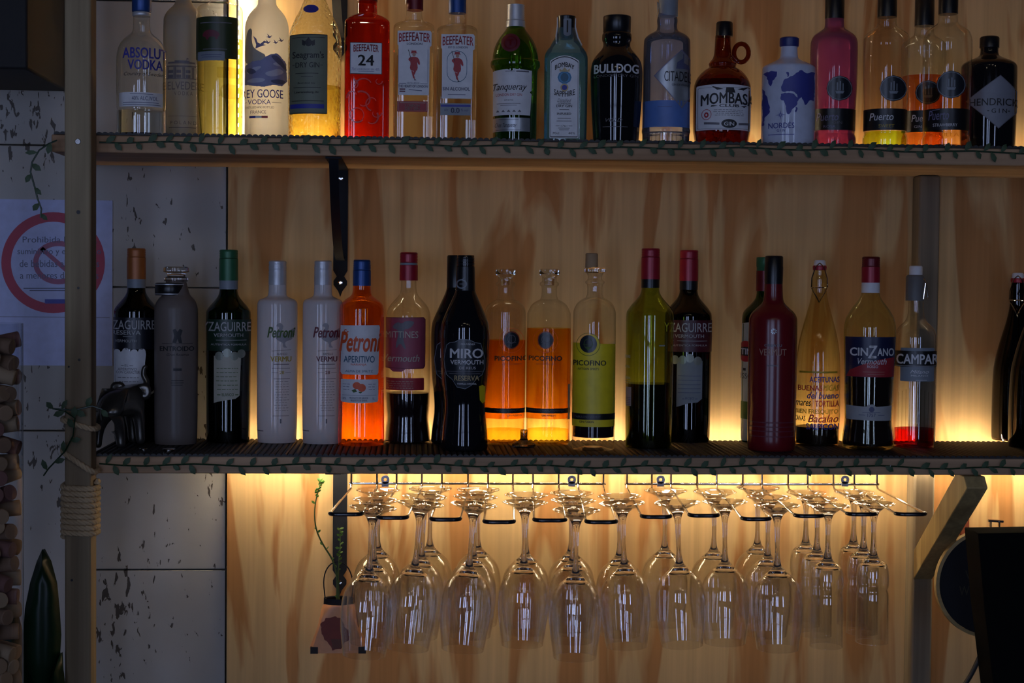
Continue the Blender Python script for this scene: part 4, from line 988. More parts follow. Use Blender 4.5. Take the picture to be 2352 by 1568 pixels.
miro(1066, 1037, 'black waisted bottle with a silver shield label, in front of its twin', True)

def pico(cx, base, lab, hw, lt, lm, lev, liq, top, sc=1):
    t = lt
    b = LB('vermouth_bottle', lab, cx, [(top + 4, 21), (top + 10, 21), (top + 14, 17), (top + 26, 16), (top + 29, 22), (top + 35, 22), (top + 38, 17), (top + 66, 18), (top + 71, 29), (top + 79, 40), (top + 90, 46), (top + 102, hw), (base - 10, hw), (base, hw - 3)], G_clear, base=base, smooth=1)
    return b
for cx, base, hw, lab, lev in ((1158, 1022, 47, 'stoppered bottle with an orange sheer label, between the black bottles and its orange twin', 780), (1258, 1024, 51, 'stoppered bottle with an orange sheer label, beside the yellow labelled bottle', 753)):
    b = pico(cx, base, lab, hw, 0, 0, 0, 0, 620)
    b.cap([(618, 20), (620, 22), (628, 24), (632, 21), (640, 12), (655, 11)], glass('stopper_glass'), 'stopper')
    b.liquid(lev, L_orange if cx > 1200 else L_amber)
    b.liquid(985, L_amber, 'liquid_foot', inset=3.5)
    l = b.shape(rrect(cx - hw + 1, cx + hw - 1, lev, 958, .5), B_orange, 'sheer_label', .0004)
    b.shape(rrect(cx - hw + 1, cx + hw - 1, 934, 945, .3), B_black, 'black_band', .0008, l)
    x = cx + (14 if cx < 1200 else -7)
    o = b.shape(ell(x, 779, 18, 20), B_slate, 'medallion', .0010, l); b.ink(o, I_orange, [('o', ell(x, 780, 27, 28), .8), ('o', ell(x, 779, 17, 19), .8)], .0014, 'medallion_ring')
    b.ink(o, I_grey, [('o', ell(x, 777, 9, 10), 1.2), L(x - 10, 784, x + 10, 784, 1.2), L(x, 768, x, 794, 1.2)], .0014, 'portrait')
    b.ink(l, M_ink, [T('PICOFINO', x - 37, x + 37, 815, 826, .03), T('GIN FUSION', x - 8, x + 24, 948, 952, .02)], .001); b.ink(l, I_maroon, [T('\u00b7 ARTISAN SPIRITS \u00b7', x - 24, x + 26, 832, 835)], .001)
    b.ink(l, I_grey, [T('FABULOSO VERMUT NARANJA', x - 36, x + 42, 937, 942)], .0012)
    if cx > 1200: b.shape(rrect(cx + hw - 7, cx + hw - 2, 880, 960, .5), B_cream, 'rear_label', .0006)
b = pico(1362, 1036, 'clear bottle with a bright yellow-green label and a cork in its neck', 49.5, 0, 0, 0, 0, 616)
b.cap([(582, 13), (583, 14), (616, 14.5)], B_cork, 'cork', dx=-8); b.cap([(615, 22), (617, 25), (624, 25), (627, 20)], glass('stopper_glass'), 'neck_rim')
b.liquid(975, L_dark, low=30)
yl = [(1314, 786), (1336, 786), (1340, 776), (1352, 766), (1366, 768), (1372, 778), (1374, 787), (1410, 788), (1410, 976), (1314, 976)]
l = b.shape(yl, B_yellow); b.shape(rrect(1314, 1410, 946, 960, .3), B_black, 'black_band', .0008, l); b.shape(ell(1349, 788, 19, 20), B_slate, 'medallion', .0009, l)
b.ink(l, I_green, [('o', ell(1349, 789, 26, 26), 1), ('o', ell(1349, 788, 10, 12), 1.2), L(1338, 790, 1360, 790, 1.2), P_([(1342, 794), (1349, 804), (1356, 794)])], .0013, 'portrait')
b.ink(l, M_ink, [T('PICOFINO', 1316, 1389, 825, 837, .03), T('GIN FUSION', 1331, 1363, 962, 967, .02), T('\u00b7 ARTISAN SPIRITS \u00b7', 1323, 1376, 842, 847)], .001); b.ink(l, I_grey, [T('FABULOSO VERMUT', 1321, 1378, 951, 956)], .0013)

b = yz(1489, K_red, 'olive green bottle with a red cap, turned with its small back label showing', G_olive, 1031, L_dark, 880, hw=55, band=K_black)
b.ink(b.root, B_steel, [T('YZAGUIRRE', 1420, 1447, 814, 821), T('0,75L', 1434, 1446, 838, 844), ('t', 'Bodegas', 1434, 1447, 862, 868, 0, 0, 0)] + fine(1434, 1448, 868, 3, 5, 1))
l = b.shape(rrect(1437, 1449, 887, 930, 1), B_steel, 'small_label'); b.ink(l, I_slate, [L(1439, y, 1448, y, 2) for y in range(911, 928, 4)], .001)
b.shape(rrect(1510, 1523, 790, 793, .5), B_steel, 'volume_mark')
b = yz(1577, K_red, 'dark bottle with a red cap, dark red shoulder label and pale text panel', G_dark, 1017, L_dark, 716, hw=54, cy=4, band=K_black)
yzlab(b, 1583, None, None, None, dark=paint('label_wine', (.07, .008, .018), .4), y=6)
b.ink(b.root, paint('medal_grey', ()), [P_(ell(x, y_, 9, 10)) for x, y_ in ((1549, 824), (1566, 824), (1582, 820), (1599, 826))], .0012, 'medals')
l = b.shape([(1553, 826), (1610, 826), (1610, 912), (1600, 920), (1580, 922), (1553, 931)], paint('label_greygreen', (.26, .29, .30), .5))
b.ink(l, I_slate, [L(1556, y, 1606, y, 1) for y in (860, 870, 880, 889, 898)] + [T('ROJO', 1573, 1592, 908, 915, .01), L(1566, 912, 1571, 912, 1.5), L(1594, 912, 1600, 912, 1.5)])

b = LB('vermouth_bottle', 'green bottle with a white and red label, mostly hidden behind the wine-red bottle', 1752,
       [(640, 18), (680, 19), (692, 26), (702, 36), (712, 46), (722, 51), (740, 52), (1000, 51), (1017, 49)], thin('bright_green_glass', (.06, .30, .05), (.01, .06, .01)), base=1018)
b.cap([(591, 20), (593, 20.8), (612, 20.8), (613, 20), (640, 20)], K_green); b.cap([(622, 20.6), (668, 20.6)], K_dkred, 'neck_label'); b.liquid(730, L_dark)
l = b.shape(rrect(1701, 1800, 742, 1010, 2, top=4), B_cream); b.shape(ell(1711, 806, 20, 24), M_red, 'red_disc', .0008, l); b.ink(l, M_ink, [P_([(1700, 796), (1740, 796), (1740, 816), (1700, 816)])], .0011, 'black_bar')
b.ink(l, B_white, [T('MARTINI', 1672, 1728, 799, 813, .03)], .0016); b.ink(l, M_ink, [T('ROSSO', 1685, 1726, 856, 868, 0), L(1705, 847, 1712, 847, 6)], .001); b.shape(rrect(1701, 1740, 920, 960, 1), I_green, 'green_foot', .0009, l)

b = LB('vermouth_bottle', 'matt wine-red bottle with a black capsule and small silver swirl', 1771,
       [(640, 20), (684, 21.5), (696, 25), (706, 36), (716, 47), (726, 53), (738, 55.5), (1025, 55), (1036, 52)], F_red, base=1037)
b.cap([(588, 19), (590, 20.5), (612, 20.8), (614, 21.3), (652, 20.6)], K_black)
b.ink(b.root, B_silver, [P_([(1773 + 2 * math.cos(a), 759 + 2 * math.sin(a)), (1773 + 7 * math.cos(a + .3), 759 + 7 * math.sin(a + .3)), (1773 + 6 * math.cos(a + .75), 759 + 6 * math.sin(a + .75))]) for a in [math.pi / 4 * k for k in range(8)]], name='swirl')
b.ink(b.root, B_steel, [T('ORBAYU', 1753, 1791, 788, 794, .02)]); b.ink(b.root, I_skin, [T('VERMUT', 1742, 1801, 799, 814)]); b.ink(b.root, I_grey, [L(1760, 837, 1784, 837, 1.5)])
b.ink(b.root, I_maroon, [L(1722, y, 1820, y, 2.5) for y in (966, 976, 986, 998)], .0006, 'embossed_bands')

SWG = 'swing_top_bottle'
def swing(b, ytop, x=0, rw=14, dark=False):
    """porcelain stopper held by a bent wire bail"""
    b.cap([(ytop, rw - 3), (ytop + 2, rw - 1), (ytop + 12, rw)], B_white, 'porcelain_stopper'); b.cap([(ytop + 12, rw + 1), (ytop + 15, rw + 2), (ytop + 22, rw + 1)], K_red, 'rubber_seal')
    q = lambda dx, y, dy: Vector((dx * b.sc, dy * b.sc, b.z(y)))
    for s in (-1, 1):
        V, F = tube([q(0, ytop + 6, -16), q(s * 9, ytop + 14, -17), q(s * 17, ytop + 40, -6), q(s * 18, ytop + 62, 0), q(s * 14, ytop + 70, -12), q(s * 6, ytop + 84, -17), q(0, ytop + 96, -19)], 1.4 * b.sc, 6); mk('wire_bail', V, F, M_chrome, b.root)
    V, F = tube([q(18 * math.cos(a), ytop + 62, -18 * math.sin(a)) for a in [2 * math.pi * k / 16 for k in range(16)]], 1.3 * b.sc, 6, closed=True); mk('neck_wire', V, F, M_chrome, b.root)
b = LB(SWG, 'clear tapering swing-top bottle printed with colourful food words', 1876,
       [(612, 13), (620, 14.5), (634, 15), (640, 16.5), (665, 16.5), (680, 18), (705, 24), (740, 34), (780, 44), (815, 49), (850, 51), (1000, 51), (1024, 49)], thin('pale_yellow_glass', (.93, .88, .66), (.5, .42, .2)), base=1025)
swing(b, 598); b.liquid(978, L_dark)
b.ink(b.root, M_blue, [T('ACEITUNAS', 1858, 1923, 862, 875, .03), T('del bueno', 1853, 1922, 897, 912, .02, .3), T('SALPICON', 1852, 1923, 968, 982, .03)])
b.ink(b.root, M_red, [T('BUENAS', 1833, 1886, 882, 894, .03), T('TORTILLA', 1871, 1923, 916, 930, .03), T('Bacalao', 1856, 1922, 948, 966, .02, .3)])
b.ink(b.root, I_yellow, [T('MIGAS', 1888, 1922, 880, 894, .02, .2), T('BIEN FRESQUITO', 1828, 1921, 936, 948, .02), L(1836, 852, 1918, 852, 4)]); b.ink(b.root, M_ink, [T('mares', 1828, 1862, 918, 929, .01, .3), T('CAVAS', 1826, 1850, 952, 963, .01)])

b = LB('vermouth_bottle', 'clear bottle with a dark red cap and a navy and red label, dark liquid halfway', 1993,
       [(646, 19), (676, 20), (688, 26), (702, 37), (718, 48), (732, 55), (748, 58.5), (764, 59), (800, 58), (960, 53), (975, 54), (995, 57), (1014, 59), (1026, 57), (1033, 52)], thin('greenish_glass', (.88, .92, .74), (.35, .42, .2)), base=1034)
b.cap([(590, 19), (592, 20.4)], K_dkred, 'cap_top'); b.cap([(593, 20.4), (612, 20.6)], K_dkred, 'cap_thread', ribs=4); b.cap([(613, 20.8), (649, 20.8)], K_red, 'capsule'); b.cap([(649, 20.6), (672, 20.6)], B_white, 'neck_band')
b.liquid(863, L_dark, low=9)
l = b.shape([(1939, 772), (2051, 772), (2050, 800), (2048, 863), (1941, 863)], B_navy); b.shape([(1943, 862), (1950, 848), (1970, 838), (1990, 830), (2020, 822), (2047, 818), (2047, 863)], B_red, 'red_field', .0008, l)
b.ink(l, B_white, [T('CIN', 1951, 1990, 796, 815, .04), T('Z', 1990, 2010, 791, 820, .04, .1), T('ANO', 2010, 2046, 797, 815, .04), T('Vermouth', 1968, 2030, 820, 834, .01, .3), T('ROSSO', 1989, 2012, 836, 842)], .0015)
b.ink(l, I_skin, [L(1980, 851, 2026, 851, 1), L(1990, 857, 2026, 857, 1)], .0016, 'small_print')
l = b.shape([(1943, 928), (1988, 930), (1992, 926), (2002, 924), (2010, 930), (2044, 928), (2042, 962), (1944, 960)], paint('label_greywhite', (.38, .39, .40), .5), 'lower_label'); b.ink(l, I_slate, [T('1757', 1991, 2009, 945, 953, .01), P_(ell(2000, 936, 6, 6)), L(1972, 949, 1986, 949, 1), L(2014, 949, 2028, 949, 1), L(1980, 943, 2018, 943, 1)], .001)

b = LB('aperitif_bottle', 'clear fluted bottle with a little scarlet liquid at its foot and black and steel label', 2098,
       [(672, 17), (690, 17), (724, 18), (738, 24), (746, 34), (756, 42), (768, 46.5), (784, 47.5), (1000, 47), (1028, 46)], G_clear, base=1029)
b.cap([(611, 14), (613, 15), (633, 15)], B_white, 'cap_top', dx=-2); b.cap([(632, 18), (636, 21), (690, 21)], K_grey, 'capsule', dx=-3)
V, F = tube([b.surf(14 * b.sc, b.z(640), .002), Vector((22 * b.sc, -20 * b.sc, b.z(655))), Vector((26 * b.sc, -18 * b.sc, b.z(684))), Vector((16 * b.sc, -20 * b.sc, b.z(686))), Vector((20 * b.sc, -20 * b.sc, b.z(650)))], .0009, 6); mk('foil_tab', V, F, M_chrome, b.root)
b.liquid(983, L_campari)
l = b.shape(rrect(2066, 2140, 797, 873, 2), B_steel); bb = b.shape(rrect(2052, 2144, 804, 840, 1), B_black, 'name_band', .0008, l); b.ink(bb, B_white, [T('CAMPARI', 2058, 2152, 811, 834, .035)], .0014)
b.ink(l, B_white, [T('Milano', 2088, 2128, 847, 855, 0, .4), T('MILANO', 2090, 2126, 858, 862), L(2056, 838, 2142, 838, .8), L(2100, 870, 2124, 870, 1)], .0013)
b.ink(b.root, thin('flute_relief', ()), [L(x, 882 + abs(x - 2098) * .5, x, 1006, 2) for x in range(2056, 2142, 8)], .001, 'flutes')

b = LB(SWG, 'dark filled swing-top bottle with a porcelain stopper, behind its neighbour at the shelf end', 2330,
       [(640, 13), (650, 15), (690, 16), (712, 18), (740, 24), (780, 36), (820, 46), (860, 52), (1000, 52), (1016, 50)], thin('dark_brown_glass', (.16, .07, .05), (.03, .01, .01)), base=1014)
swing(b, 627); b.liquid(712, L_dark)
b = LB(SWG, 'dark filled swing-top bottle nearest the front edge at the shelf end', 2376,
       [(626, 13), (640, 15), (680, 16), (706, 18), (736, 24), (776, 38), (820, 50), (860, 58), (1000, 60), (1030, 57)], thin('dark_brown_glass', ()), base=1031)
swing(b, 612); b.liquid(700, L_dark)
# loose stoppers and little caps
def small(px, py, prof, mat, name, lab, cat):
    P = hit_z(px, py, zL); s = mpp(P); V, F = lathe([(r * s, h * s) for r, h in prof], 28)
    return mk(name, V, F, mat, smooth=35, label=lab, cat=cat)
def smallat(px, py, *a):
    o = small(px, py, *a); P = hit_z(px, py, zL); o.location = P; return o
smallat(1203, 1026, [(6, 40), (8, 39), (8, 20), (10, 16), (20, 12), (27, 8), (27, 3), (24, 0)], glass('stopper_glass'), 'glass_stopper', 'loose clear glass stopper lying on the mat before the orange labelled bottles', 'stopper')
smallat(388, 1034, [(14, 4), (15, 3), (15, 0)], M_chrome, 'bottle_cap', 'flat metal cap lying on the mat before the matt brown-grey bottle', 'bottle cap')
smallat(330, 1033, [(9, 4), (10, 3), (10, 0)], M_chrome, 'bottle_cap', 'tiny metal cap lying beside the elephant figurine', 'bottle cap')
# ================================================================= glass rack and hanging glasses
zr = at(807, 1120, .222).z
def yrail(py, px=1200): return hit_z(px, py, zr)
M_wire = M_chrome
rk = {}
LOOPS = [[(807, 866, 757, 832, 1185), (911, 969, 868, 936, 1193), (1015, 1075, 990, 1058, 1197), (1121, 1178, 1113, 1182, 1203), (1224, 1283, 1228, 1301, 1199), (1328, 1386, 1348, 1418, 1203)],
         [(1440, 1497, 1476, 1543, 1191), (1541, 1601, 1586, 1653, 1188), (1646, 1706, 1708, 1772, 1196), (1750, 1810, 1830, 1894, 1189), (1855, 1914, 1950, 2016, 1185), (1962, 2014, 2062, 2130, 1185)]]
for ri, lps in enumerate(LOOPS):
    lab = ('chrome wire glass rack whose first hook overlaps the black bracket, holding wine glasses', 'chrome wire glass rack ending beside the wooden stud, holding wine and slim glasses')[ri]
    xa, xb = at(lps[0][0] - 5, 1113, .232).x, at(lps[-1][1] + 5, 1108, .232).x
    root = empty('glass_rack', ((xa + xb) / 2, .232, zL0), label=lab, cat='glass rack', group='wire glass racks under the lower shelf')
    off = Vector(root.location)
    zbar = at(1000, 1110, .232).z
    V, F = tube([Vector((xa, .232, zbar)) - off, Vector((xb, .232, zbar)) - off], .0022, 10); mk('rear_bar', V, F, M_wire, root)
    for (a, b_, fa, fb, py) in lps:
        Xa, Xb = at(a, 1110, .225).x, at(b_, 1110, .225).x
        pts = [hit_z(fa, py - 4, zr), hit_z(fb, py - 4, zr)]; Yf = (pts[0].y + pts[1].y) / 2
        Fa, Fb = pts[0].x, pts[1].x
        def arc(p, q, r, k=5):  # rounded tip
            return [Vector((p.x, p.y + r, zr))] + [Vector((p.x + r * (1 - math.cos(t)), p.y + r * (1 - math.sin(t)), zr)) for t in [math.pi / 2 * j / k for j in range(1, k + 1)]]
        r = .012
        A = arc(Vector((Fa, Yf, 0)), None, r)
        Bq = [Vector((2 * 0 + Fb - (p.x - Fa), p.y, zr)) for p in reversed(A)]
        legA = [Vector((Xa, .225, zL0 - .0003)), Vector((Xa, .225, zr + .006)), Vector((Xa, .219, zr))]
        legB = [Vector((Xb, .219, zr)), Vector((Xb, .225, zr + .006)), Vector((Xb, .225, zL0 - .0003))]
        P = [p - off for p in legA + A + Bq + legB]
        V, F = tube(P, .0018, 8); lo = mk('hook_loop', V, F, M_wire, root)
        V, F = tube([p - off for p in A + Bq], .0031, 10); mk('tip_sleeve', V, F, M_sleeve, lo)
    for px in ((885, 1313) if ri == 0 else (1517, 1940)):
        P = at(px, 1106, .232); v, f = lathe([(.0028, 0), (.0075, 0), (.0075, .0015), (.0028, .0015)], 20, False, False)
        v = [(x, -z, y) for x, y, z in v]; v, f = merge([(v, f), box(-.006, .006, -.0015, .0, -.012, -.004)])
        v = [(Vector(q) + Vector((P.x, .2305, P.z + .004)) - off) for q in v]; mk('mounting_tab', v, f, paint('zinc', (.45, .47, .52), .35, .7), root)

G_wine = glass('wine_glass', (1, 1, 1), ior=1.45)
G_bowl = thin('wine_glass_bowl', (.99, .99, .985), (.78, .78, .76), rough=.01, refl=1.45)
G_foot = thin('wine_glass_foot', (.985, .985, .98), (.55, .56, .54), rough=.015, refl=2.0)
def gprof(tall=False):
    """closed section of an upside-down glass, z=0 at the foot plane; inner wall 1 mm in"""
    if not tall:
        outer = [(0, -.0085), (.010, -.0075), (.026, -.0022), (.0364, .0004), (.0372, -.0004), (.0366, -.0016), (.026, -.0055), (.014, -.0118), (.0076, -.020), (.0046, -.031), (.0036, -.060), (.0038, -.082), (.0052, -.094), (.0078, -.1005), (.0125, -.1065), (.0225, -.1145), (.0315, -.1235), (.0375, -.1365), (.0402, -.152), (.0405, -.170), (.0395, -.190), (.0366, -.211), (.0335, -.232)]
        inner_from = 14
        inner = [(.0325, -.232), (.0356, -.211), (.0385, -.190), (.0395, -.170), (.0392, -.152), (.0365, -.1375), (.0303, -.1250), (.0213, -.1165), (.012, -.1095), (0, -.1065)]
    else:
        outer = [(0, -.0075), (.010, -.0065), (.026, -.0018), (.0334, .0004), (.0342, -.0004), (.0335, -.0016), (.022, -.0055), (.011, -.012), (.0060, -.020), (.0040, -.034), (.0036, -.060), (.0050, -.078), (.0078, -.088), (.0115, -.092), (.0178, -.0955), (.0226, -.101), (.0254, -.110), (.0262, -.122), (.0260, -.134), (.0248, -.1385), (.0238, -.1405), (.0238, -.1425), (.0250, -.146), (.0258, -.150), (.0262, -.190), (.0264, -.228)]
        inner = [(.0251, -.228), (.0249, -.190), (.0245, -.151), (.0236, -.146), (.0225, -.1425), (.0225, -.1405), (.0234, -.138), (.0246, -.1335), (.0248, -.122), (.0240, -.111), (.0212, -.103), (.016, -.0985), (.009, -.096), (0, -.095)]
    return outer, inner
def gmesh(tall):
    o, i = gprof(tall); o = chaikin(o, 1); i = chaikin(i, 1)
    P = o + i; n = 48; V = []; F = []; rings = []
    for r, z in P:
        if r < 1e-6: rings.append([len(V)]); V.append((0, 0, z))
        else:
            rings.append(list(range(len(V), len(V) + n))); V += [(r * math.sin(2 * math.pi * k / n), -r * math.cos(2 * math.pi * k / n), z) for k in range(n)]
    for A, Bq in zip(rings, rings[1:]):
        for k in range(n):
            k2 = (k + 1) % n
            if len(A) == 1: F.append((A[0], Bq[k], Bq[k2]))
            elif len(Bq) == 1: F.append((A[k], Bq[0], A[k2]))
            else: F.append((A[k], Bq[k], Bq[k2], A[k2]))
    return V, F
def make_glass(tall):
    V, F = gmesh(tall); zc = -.009
    # the foot and stem stay one continuous blown piece with the bowl
    root = mk('slim_glass' if tall else 'wine_glass', V, F, G_wine, smooth=60)
    root.data.materials.append(G_bowl); root.data.materials.append(G_foot); lim = -.101 if tall else -.1145
    for p in root.data.polygons:
        if p.center.z < lim: p.material_index = 1
        elif p.center.z > -.009: p.material_index = 2
    return root
proto = {False: make_glass(False), True: make_glass(True)}
ORD = ('first', 'second', 'third', 'fourth', 'fifth', 'sixth', 'seventh', 'eighth', 'ninth')
SL = [[(857, -.061, .054), (863, .031, .03), (868, .161, 0)], [(967, -.022, .085), (976, .068, .05), (988, .179, 0)], [(1089, -.029, .07), (1092, .074, .03), (1098, .168, 0)],
 [(1206, .012, .01), (1209, .102, 0)], [(1324, -.076, 0), (1317, .038, 0), (1313, .125, 0)], [(1429, -.007, -.045), (1422, .082, -.02)], [(1555, -.002, -.05), (1528, .16, 0)],
 [(1665, .02, -.015), (1641, .144, 0)], [(1785, -.026, -.02), (1765, .078, 0), (1741, .197, 0)], [(1903, -.025, 0), (1878, .057, 0), (1852, .134, 0)], [(2008, .004, 0), (1985, .073, 0), (1962, .142, 0)]]
DEP = ('nearest', 'middle', 'rearmost', 'rearmost')
used = {False: 0, True: 0}
for si, sl in enumerate(SL):
    tall = si >= 9
    for gi, (px, gy, ty) in enumerate(sl):
        P = at(px, 1150, gy); n = len(sl)
        dep = 'front' if gi == 0 else ('rear' if gi == n - 1 else ('second' if gi == 1 else 'third'))
        g = proto[tall] if not used[tall] else proto[tall].copy()
        if used[tall]: C.objects.link(g)
        used[tall] += 1
        g.location = (P.x, gy, zr + .0052 + abs(ty) * .03); g.rotation_euler = (0, ty, 0)
        w = ('row beside the hanging succulent', 'second row from the succulent', 'third row from the succulent', 'fourth row from the succulent', 'row under the black twin bottles', 'row between the two wire racks', 'row under the olive bottle', 'row under the dark red-capped bottle', 'row next to the slim glasses', 'row next to the wine glasses', 'row nearest the wooden stud')[si]
        kind = 'slim waisted glass' if tall else 'round wine glass'
        tag(g, '%s hanging upside down, %s one of the %s' % (kind, dep, w), 'glass', 'slim glasses hanging from the rack' if tall else 'wine glasses hanging from the racks')

# ================================================================= garlands
def leaf2(p, ang, ln, wd, V, F, lift=.003):
    """a small cupped leaf from p, in the XZ plane, ang from +X"""
    c, s = math.cos(ang), math.sin(ang); n = len(V); pts = [(0, 0), (.3, .42), (.65, .5), (1, 0), (.65, -.5), (.3, -.42)]
    for u, w in pts:
        x = u * ln; z = w * wd; V.append((p[0] + c * x - s * z, p[1] - lift * math.sin(u * 3) * 1.0 - .001, p[2] + s * x + c * z))
    V.append((p[0] + c * ln * .5, p[1] - lift * 1.6, p[2] + s * ln * .5))
    for k in range(6): F.append((n + k, n + (k + 1) % 6, n + 6))
def garland(pts, lab, step=.0155, parent=None, seed=1):
    rnd = random.Random(seed); r = empty('leaf_garland', pts[0], label=lab, cat='garland'); o = Vector(pts[0])
    pts = [Vector(p) - o for p in pts]; V, F = tube(pts, .0013, 6); mk('stem', V, F, M_leafd, r)
    V, F = [], []; d = 0; side = 1; nxt = .01
    for a, b in zip(pts, pts[1:]):
        Lg = (b - a).length; dirn = math.atan2(b.z - a.z, b.x - a.x)
        while nxt < d + Lg:
            p = a.lerp(b, (nxt - d) / Lg)
            leaf2(p, dirn + side * rnd.uniform(.5, 1.15) if side > 0 else dirn - rnd.uniform(.5, 1.15), rnd.uniform(.014, .020), rnd.uniform(.007, .010), V, F)
            side = -side; nxt += step * rnd.uniform(.75, 1.3)
        d += Lg
    mk('leaves', V, F, M_leaf, r, smooth=60); return r
def along(px0, px1, pya, pyb, Y, k=40, amp=2.5, seed=0):
    rnd = random.Random(seed); ph = rnd.uniform(0, 6)
    return [at(px0 + (px1 - px0) * i / k, pya + (pyb - pya) * i / k + amp * math.sin(ph + i * 1.3) + amp * .5 * math.sin(i * .37), Y) for i in range(k + 1)]
garland(along(228, 2400, 325, 350, -.003, seed=1), 'string of small green leaves along the front edge of the upper shelf')
garland(along(228, 2400, 1066, 1074, -.003, seed=2, amp=3), 'string of small green leaves along the front edge of the lower shelf', seed=2)
cz = [at(x, y, -.02) for x, y in ((131, 322), (112, 330), (90, 345), (74, 372), (70, 395), (80, 430), (86, 455), (95, 480), (93, 500))]
garland(cz, 'leafy sprig dangling from the upper shelf end over the stone wall', step=.02, seed=5)
cz = [at(x, y, -.056) for x, y in ((100, 1092), (112, 1075), (150, 1035), (168, 1000), (172, 960), (150, 945), (120, 938), (170, 942), (212, 932), (235, 940))]
garland(cz, 'green leafy twig wound round the rough post by the loose rope', step=.018, seed=6)

# ================================================================= warning notice
nx0, nx1 = at(-30, 600, WY).x, at(256, 600, WY).x; nz1, nz0 = at(130, 458, WY).z, at(130, 840, WY).z
NY = WY + .009
sg = empty('warning_notice', ((nx0 + nx1) / 2, NY, nz0), label='white paper notice with a red prohibition ring and Spanish text on the stone wall', cat='notice')
def flat(V, F, dy, mat, name, parent=sg):
    so = Vector(sg.location); W = []
    for x, y in V:
        p = at(x, y, NY - dy); W.append((p.x - so.x, -dy, p.z - so.z))
    return mk(name, W, F, mat, parent, smooth=None)
o = mk('paper', *box(nx0 - sg.location.x, nx1 - sg.location.x, 0, .0012, 0, nz1 - nz0), paint('notice_paper', (.50, .54, .80), .6), sg)
V, F = outline(ell(122, 603, 119, 116, 60), 22); flat(V, F, .0005, paint('notice_red', (.40, .012, .05), .5), 'red_ring')
V, F = outline(ell(134, 603, 58, 50, 40), 12); flat(V, F, .0003, paint('notice_faded_red', (.32, .08, .16), .5), 'faded_ring'); flat(*line2(95, 570, 175, 640, 10), .0003, paint('notice_faded_red', ()), 'faded_slash')
def ft(s, x0, x1, y0, y1, b=0):
    vs, fs = text2d(s, b); return [(x0 + (x1 - x0) * u, y1 - (y1 - y0) * v) for u, v in vs], fs
V, F = merge([ft('Prohibida la venta,', 52, 222, 543, 559), ft('suministro y el consumo', 40, 232, 570, 588), ft('de bebidas alcoholicas', 45, 228, 597, 613), ft('a menores de 18 a\u00f1os', 46, 226, 624, 640)] ); V = [(v[0], v[1]) for v in V]
flat(V, F, .0008, I_slate, 'lettering')
V, F = merge([line2(54, 662, 200, 662, 2), line2(68, 667, 190, 667, 2)]); flat(V, F, .0008, I_slate, 'small_print')
flat(*line2(103, 692, 165, 692, 10), .0006, M_blue, 'blue_bar')
flat(*line2(-20, 727, 252, 729, 1.2), .0004, paint('fold', (.2, .2, .3), .7), 'fold_line')

# ================================================================= succulent in the hanging tin
pc = at(777, 1440, .235)
pot = empty('hanging_planter', at(777, 1495, .235), label='small orange tin planter with sprigs hanging below the black bracket', cat='planter'); po = Vector(pot.location)
def pq(px, py, dy=0): p = at(px, py, .235); return Vector((p.x - po.x, dy, p.z - po.z))
sp = mpp(po)
M_tin = paint('orange_tin', (.78, .34, .15), .4); M_rust = paint('dark_rust', (.02, .012, .01), .7)
w0, w1, zt_ = 65 * sp, 33 * sp, pq(777, 1385).z
d0, d1 = .016, .022
V = []
def ringo(w, d, z, n=24, e=6):
    R = []
    for k in range(n):
        a = 2 * math.pi * k / n; c, s = math.cos(a), math.sin(a); q = (abs(c) ** e + abs(s) ** e) ** (-1 / e); R.append((w * c * q, -d * s * q, z))
    return R
rs = [ringo(w0 * .86, d0, 0), ringo(w0, d0, .008), ringo(w0 * .72, d0 * 1.1, zt_ * .55), ringo(w1 * 1.15, d1, zt_ * .93, e=3), ringo(w1, d1, zt_, e=2), ringo(w1 * .93, d1 * .93, zt_, e=2), ringo(w1 * .9, d1 * .9, zt_ - .012, e=2)]
for R in rs: V += R
F = [(i * 24 + k, (i + 1) * 24 + k, (i + 1) * 24 + (k + 1) % 24, i * 24 + (k + 1) % 24)[::-1] for i in range(6) for k in range(24)] + [tuple(reversed(range(24)))[::-1], tuple(range(144, 168))]
mk('pot', V, F, M_tin, pot, smooth=35)
v, f = lathe([(w1 * .86, zt_ + .009), (w1 * 1.02, zt_ + .010), (w1 * 1.04, zt_ - .001), (w1 * .86, zt_ - .003)], 28, False, False); v = [(x, y * .66, z) for x, y, z in v]; v = list(v); mk('rim', v, f, M_black, pot)
for s in (-1, 1):
    mk('rusty_corner', *merge([box(s * w0 * .84 - .006, s * w0 * .84 + .007, -d0 - .0008, -d0 + .01, -.0005, .011)]), M_rust, pot)
_sc = 1
v, f = tri(org([(-.030, .052), (-.020, .062), (-.005, .066), (.006, .060), (.014, .044), (.022, .036), (.018, .024), (.010, .020), (.006, .008), (-.010, .006), (-.016, .018), (-.026, .030)], 1, .0016))
mk('painted_flowers', [(x, -.0205 - .0005, z) for x, z in v], f, paint('painted_flowers', (.20, .03, .015), .6), pot, smooth=None)
v, f = tri([(-.012, .026), (.010, .026), (.007, .010), (-.008, .009)]); mk('painted_pot', [(x, -.0215, z) for x, z in v], f, paint('painted_pot', (.13, .035, .015), .6), pot, smooth=None)
hp = [pq(747, 1372, -.004), pq(742, 1330), pq(752, 1300), pq(775, 1286), pq(800, 1300), pq(812, 1335), pq(808, 1374, -.004)]
v, f = tube(chaikin([tuple(p) for p in hp], 2), .0011, 6); mk('wire_handle', v, f, M_black, pot)
M_suc = paint('succulent_green', (.07, .19, .02), .45); M_sst = paint('succulent_stem', (.05, .09, .015), .6)
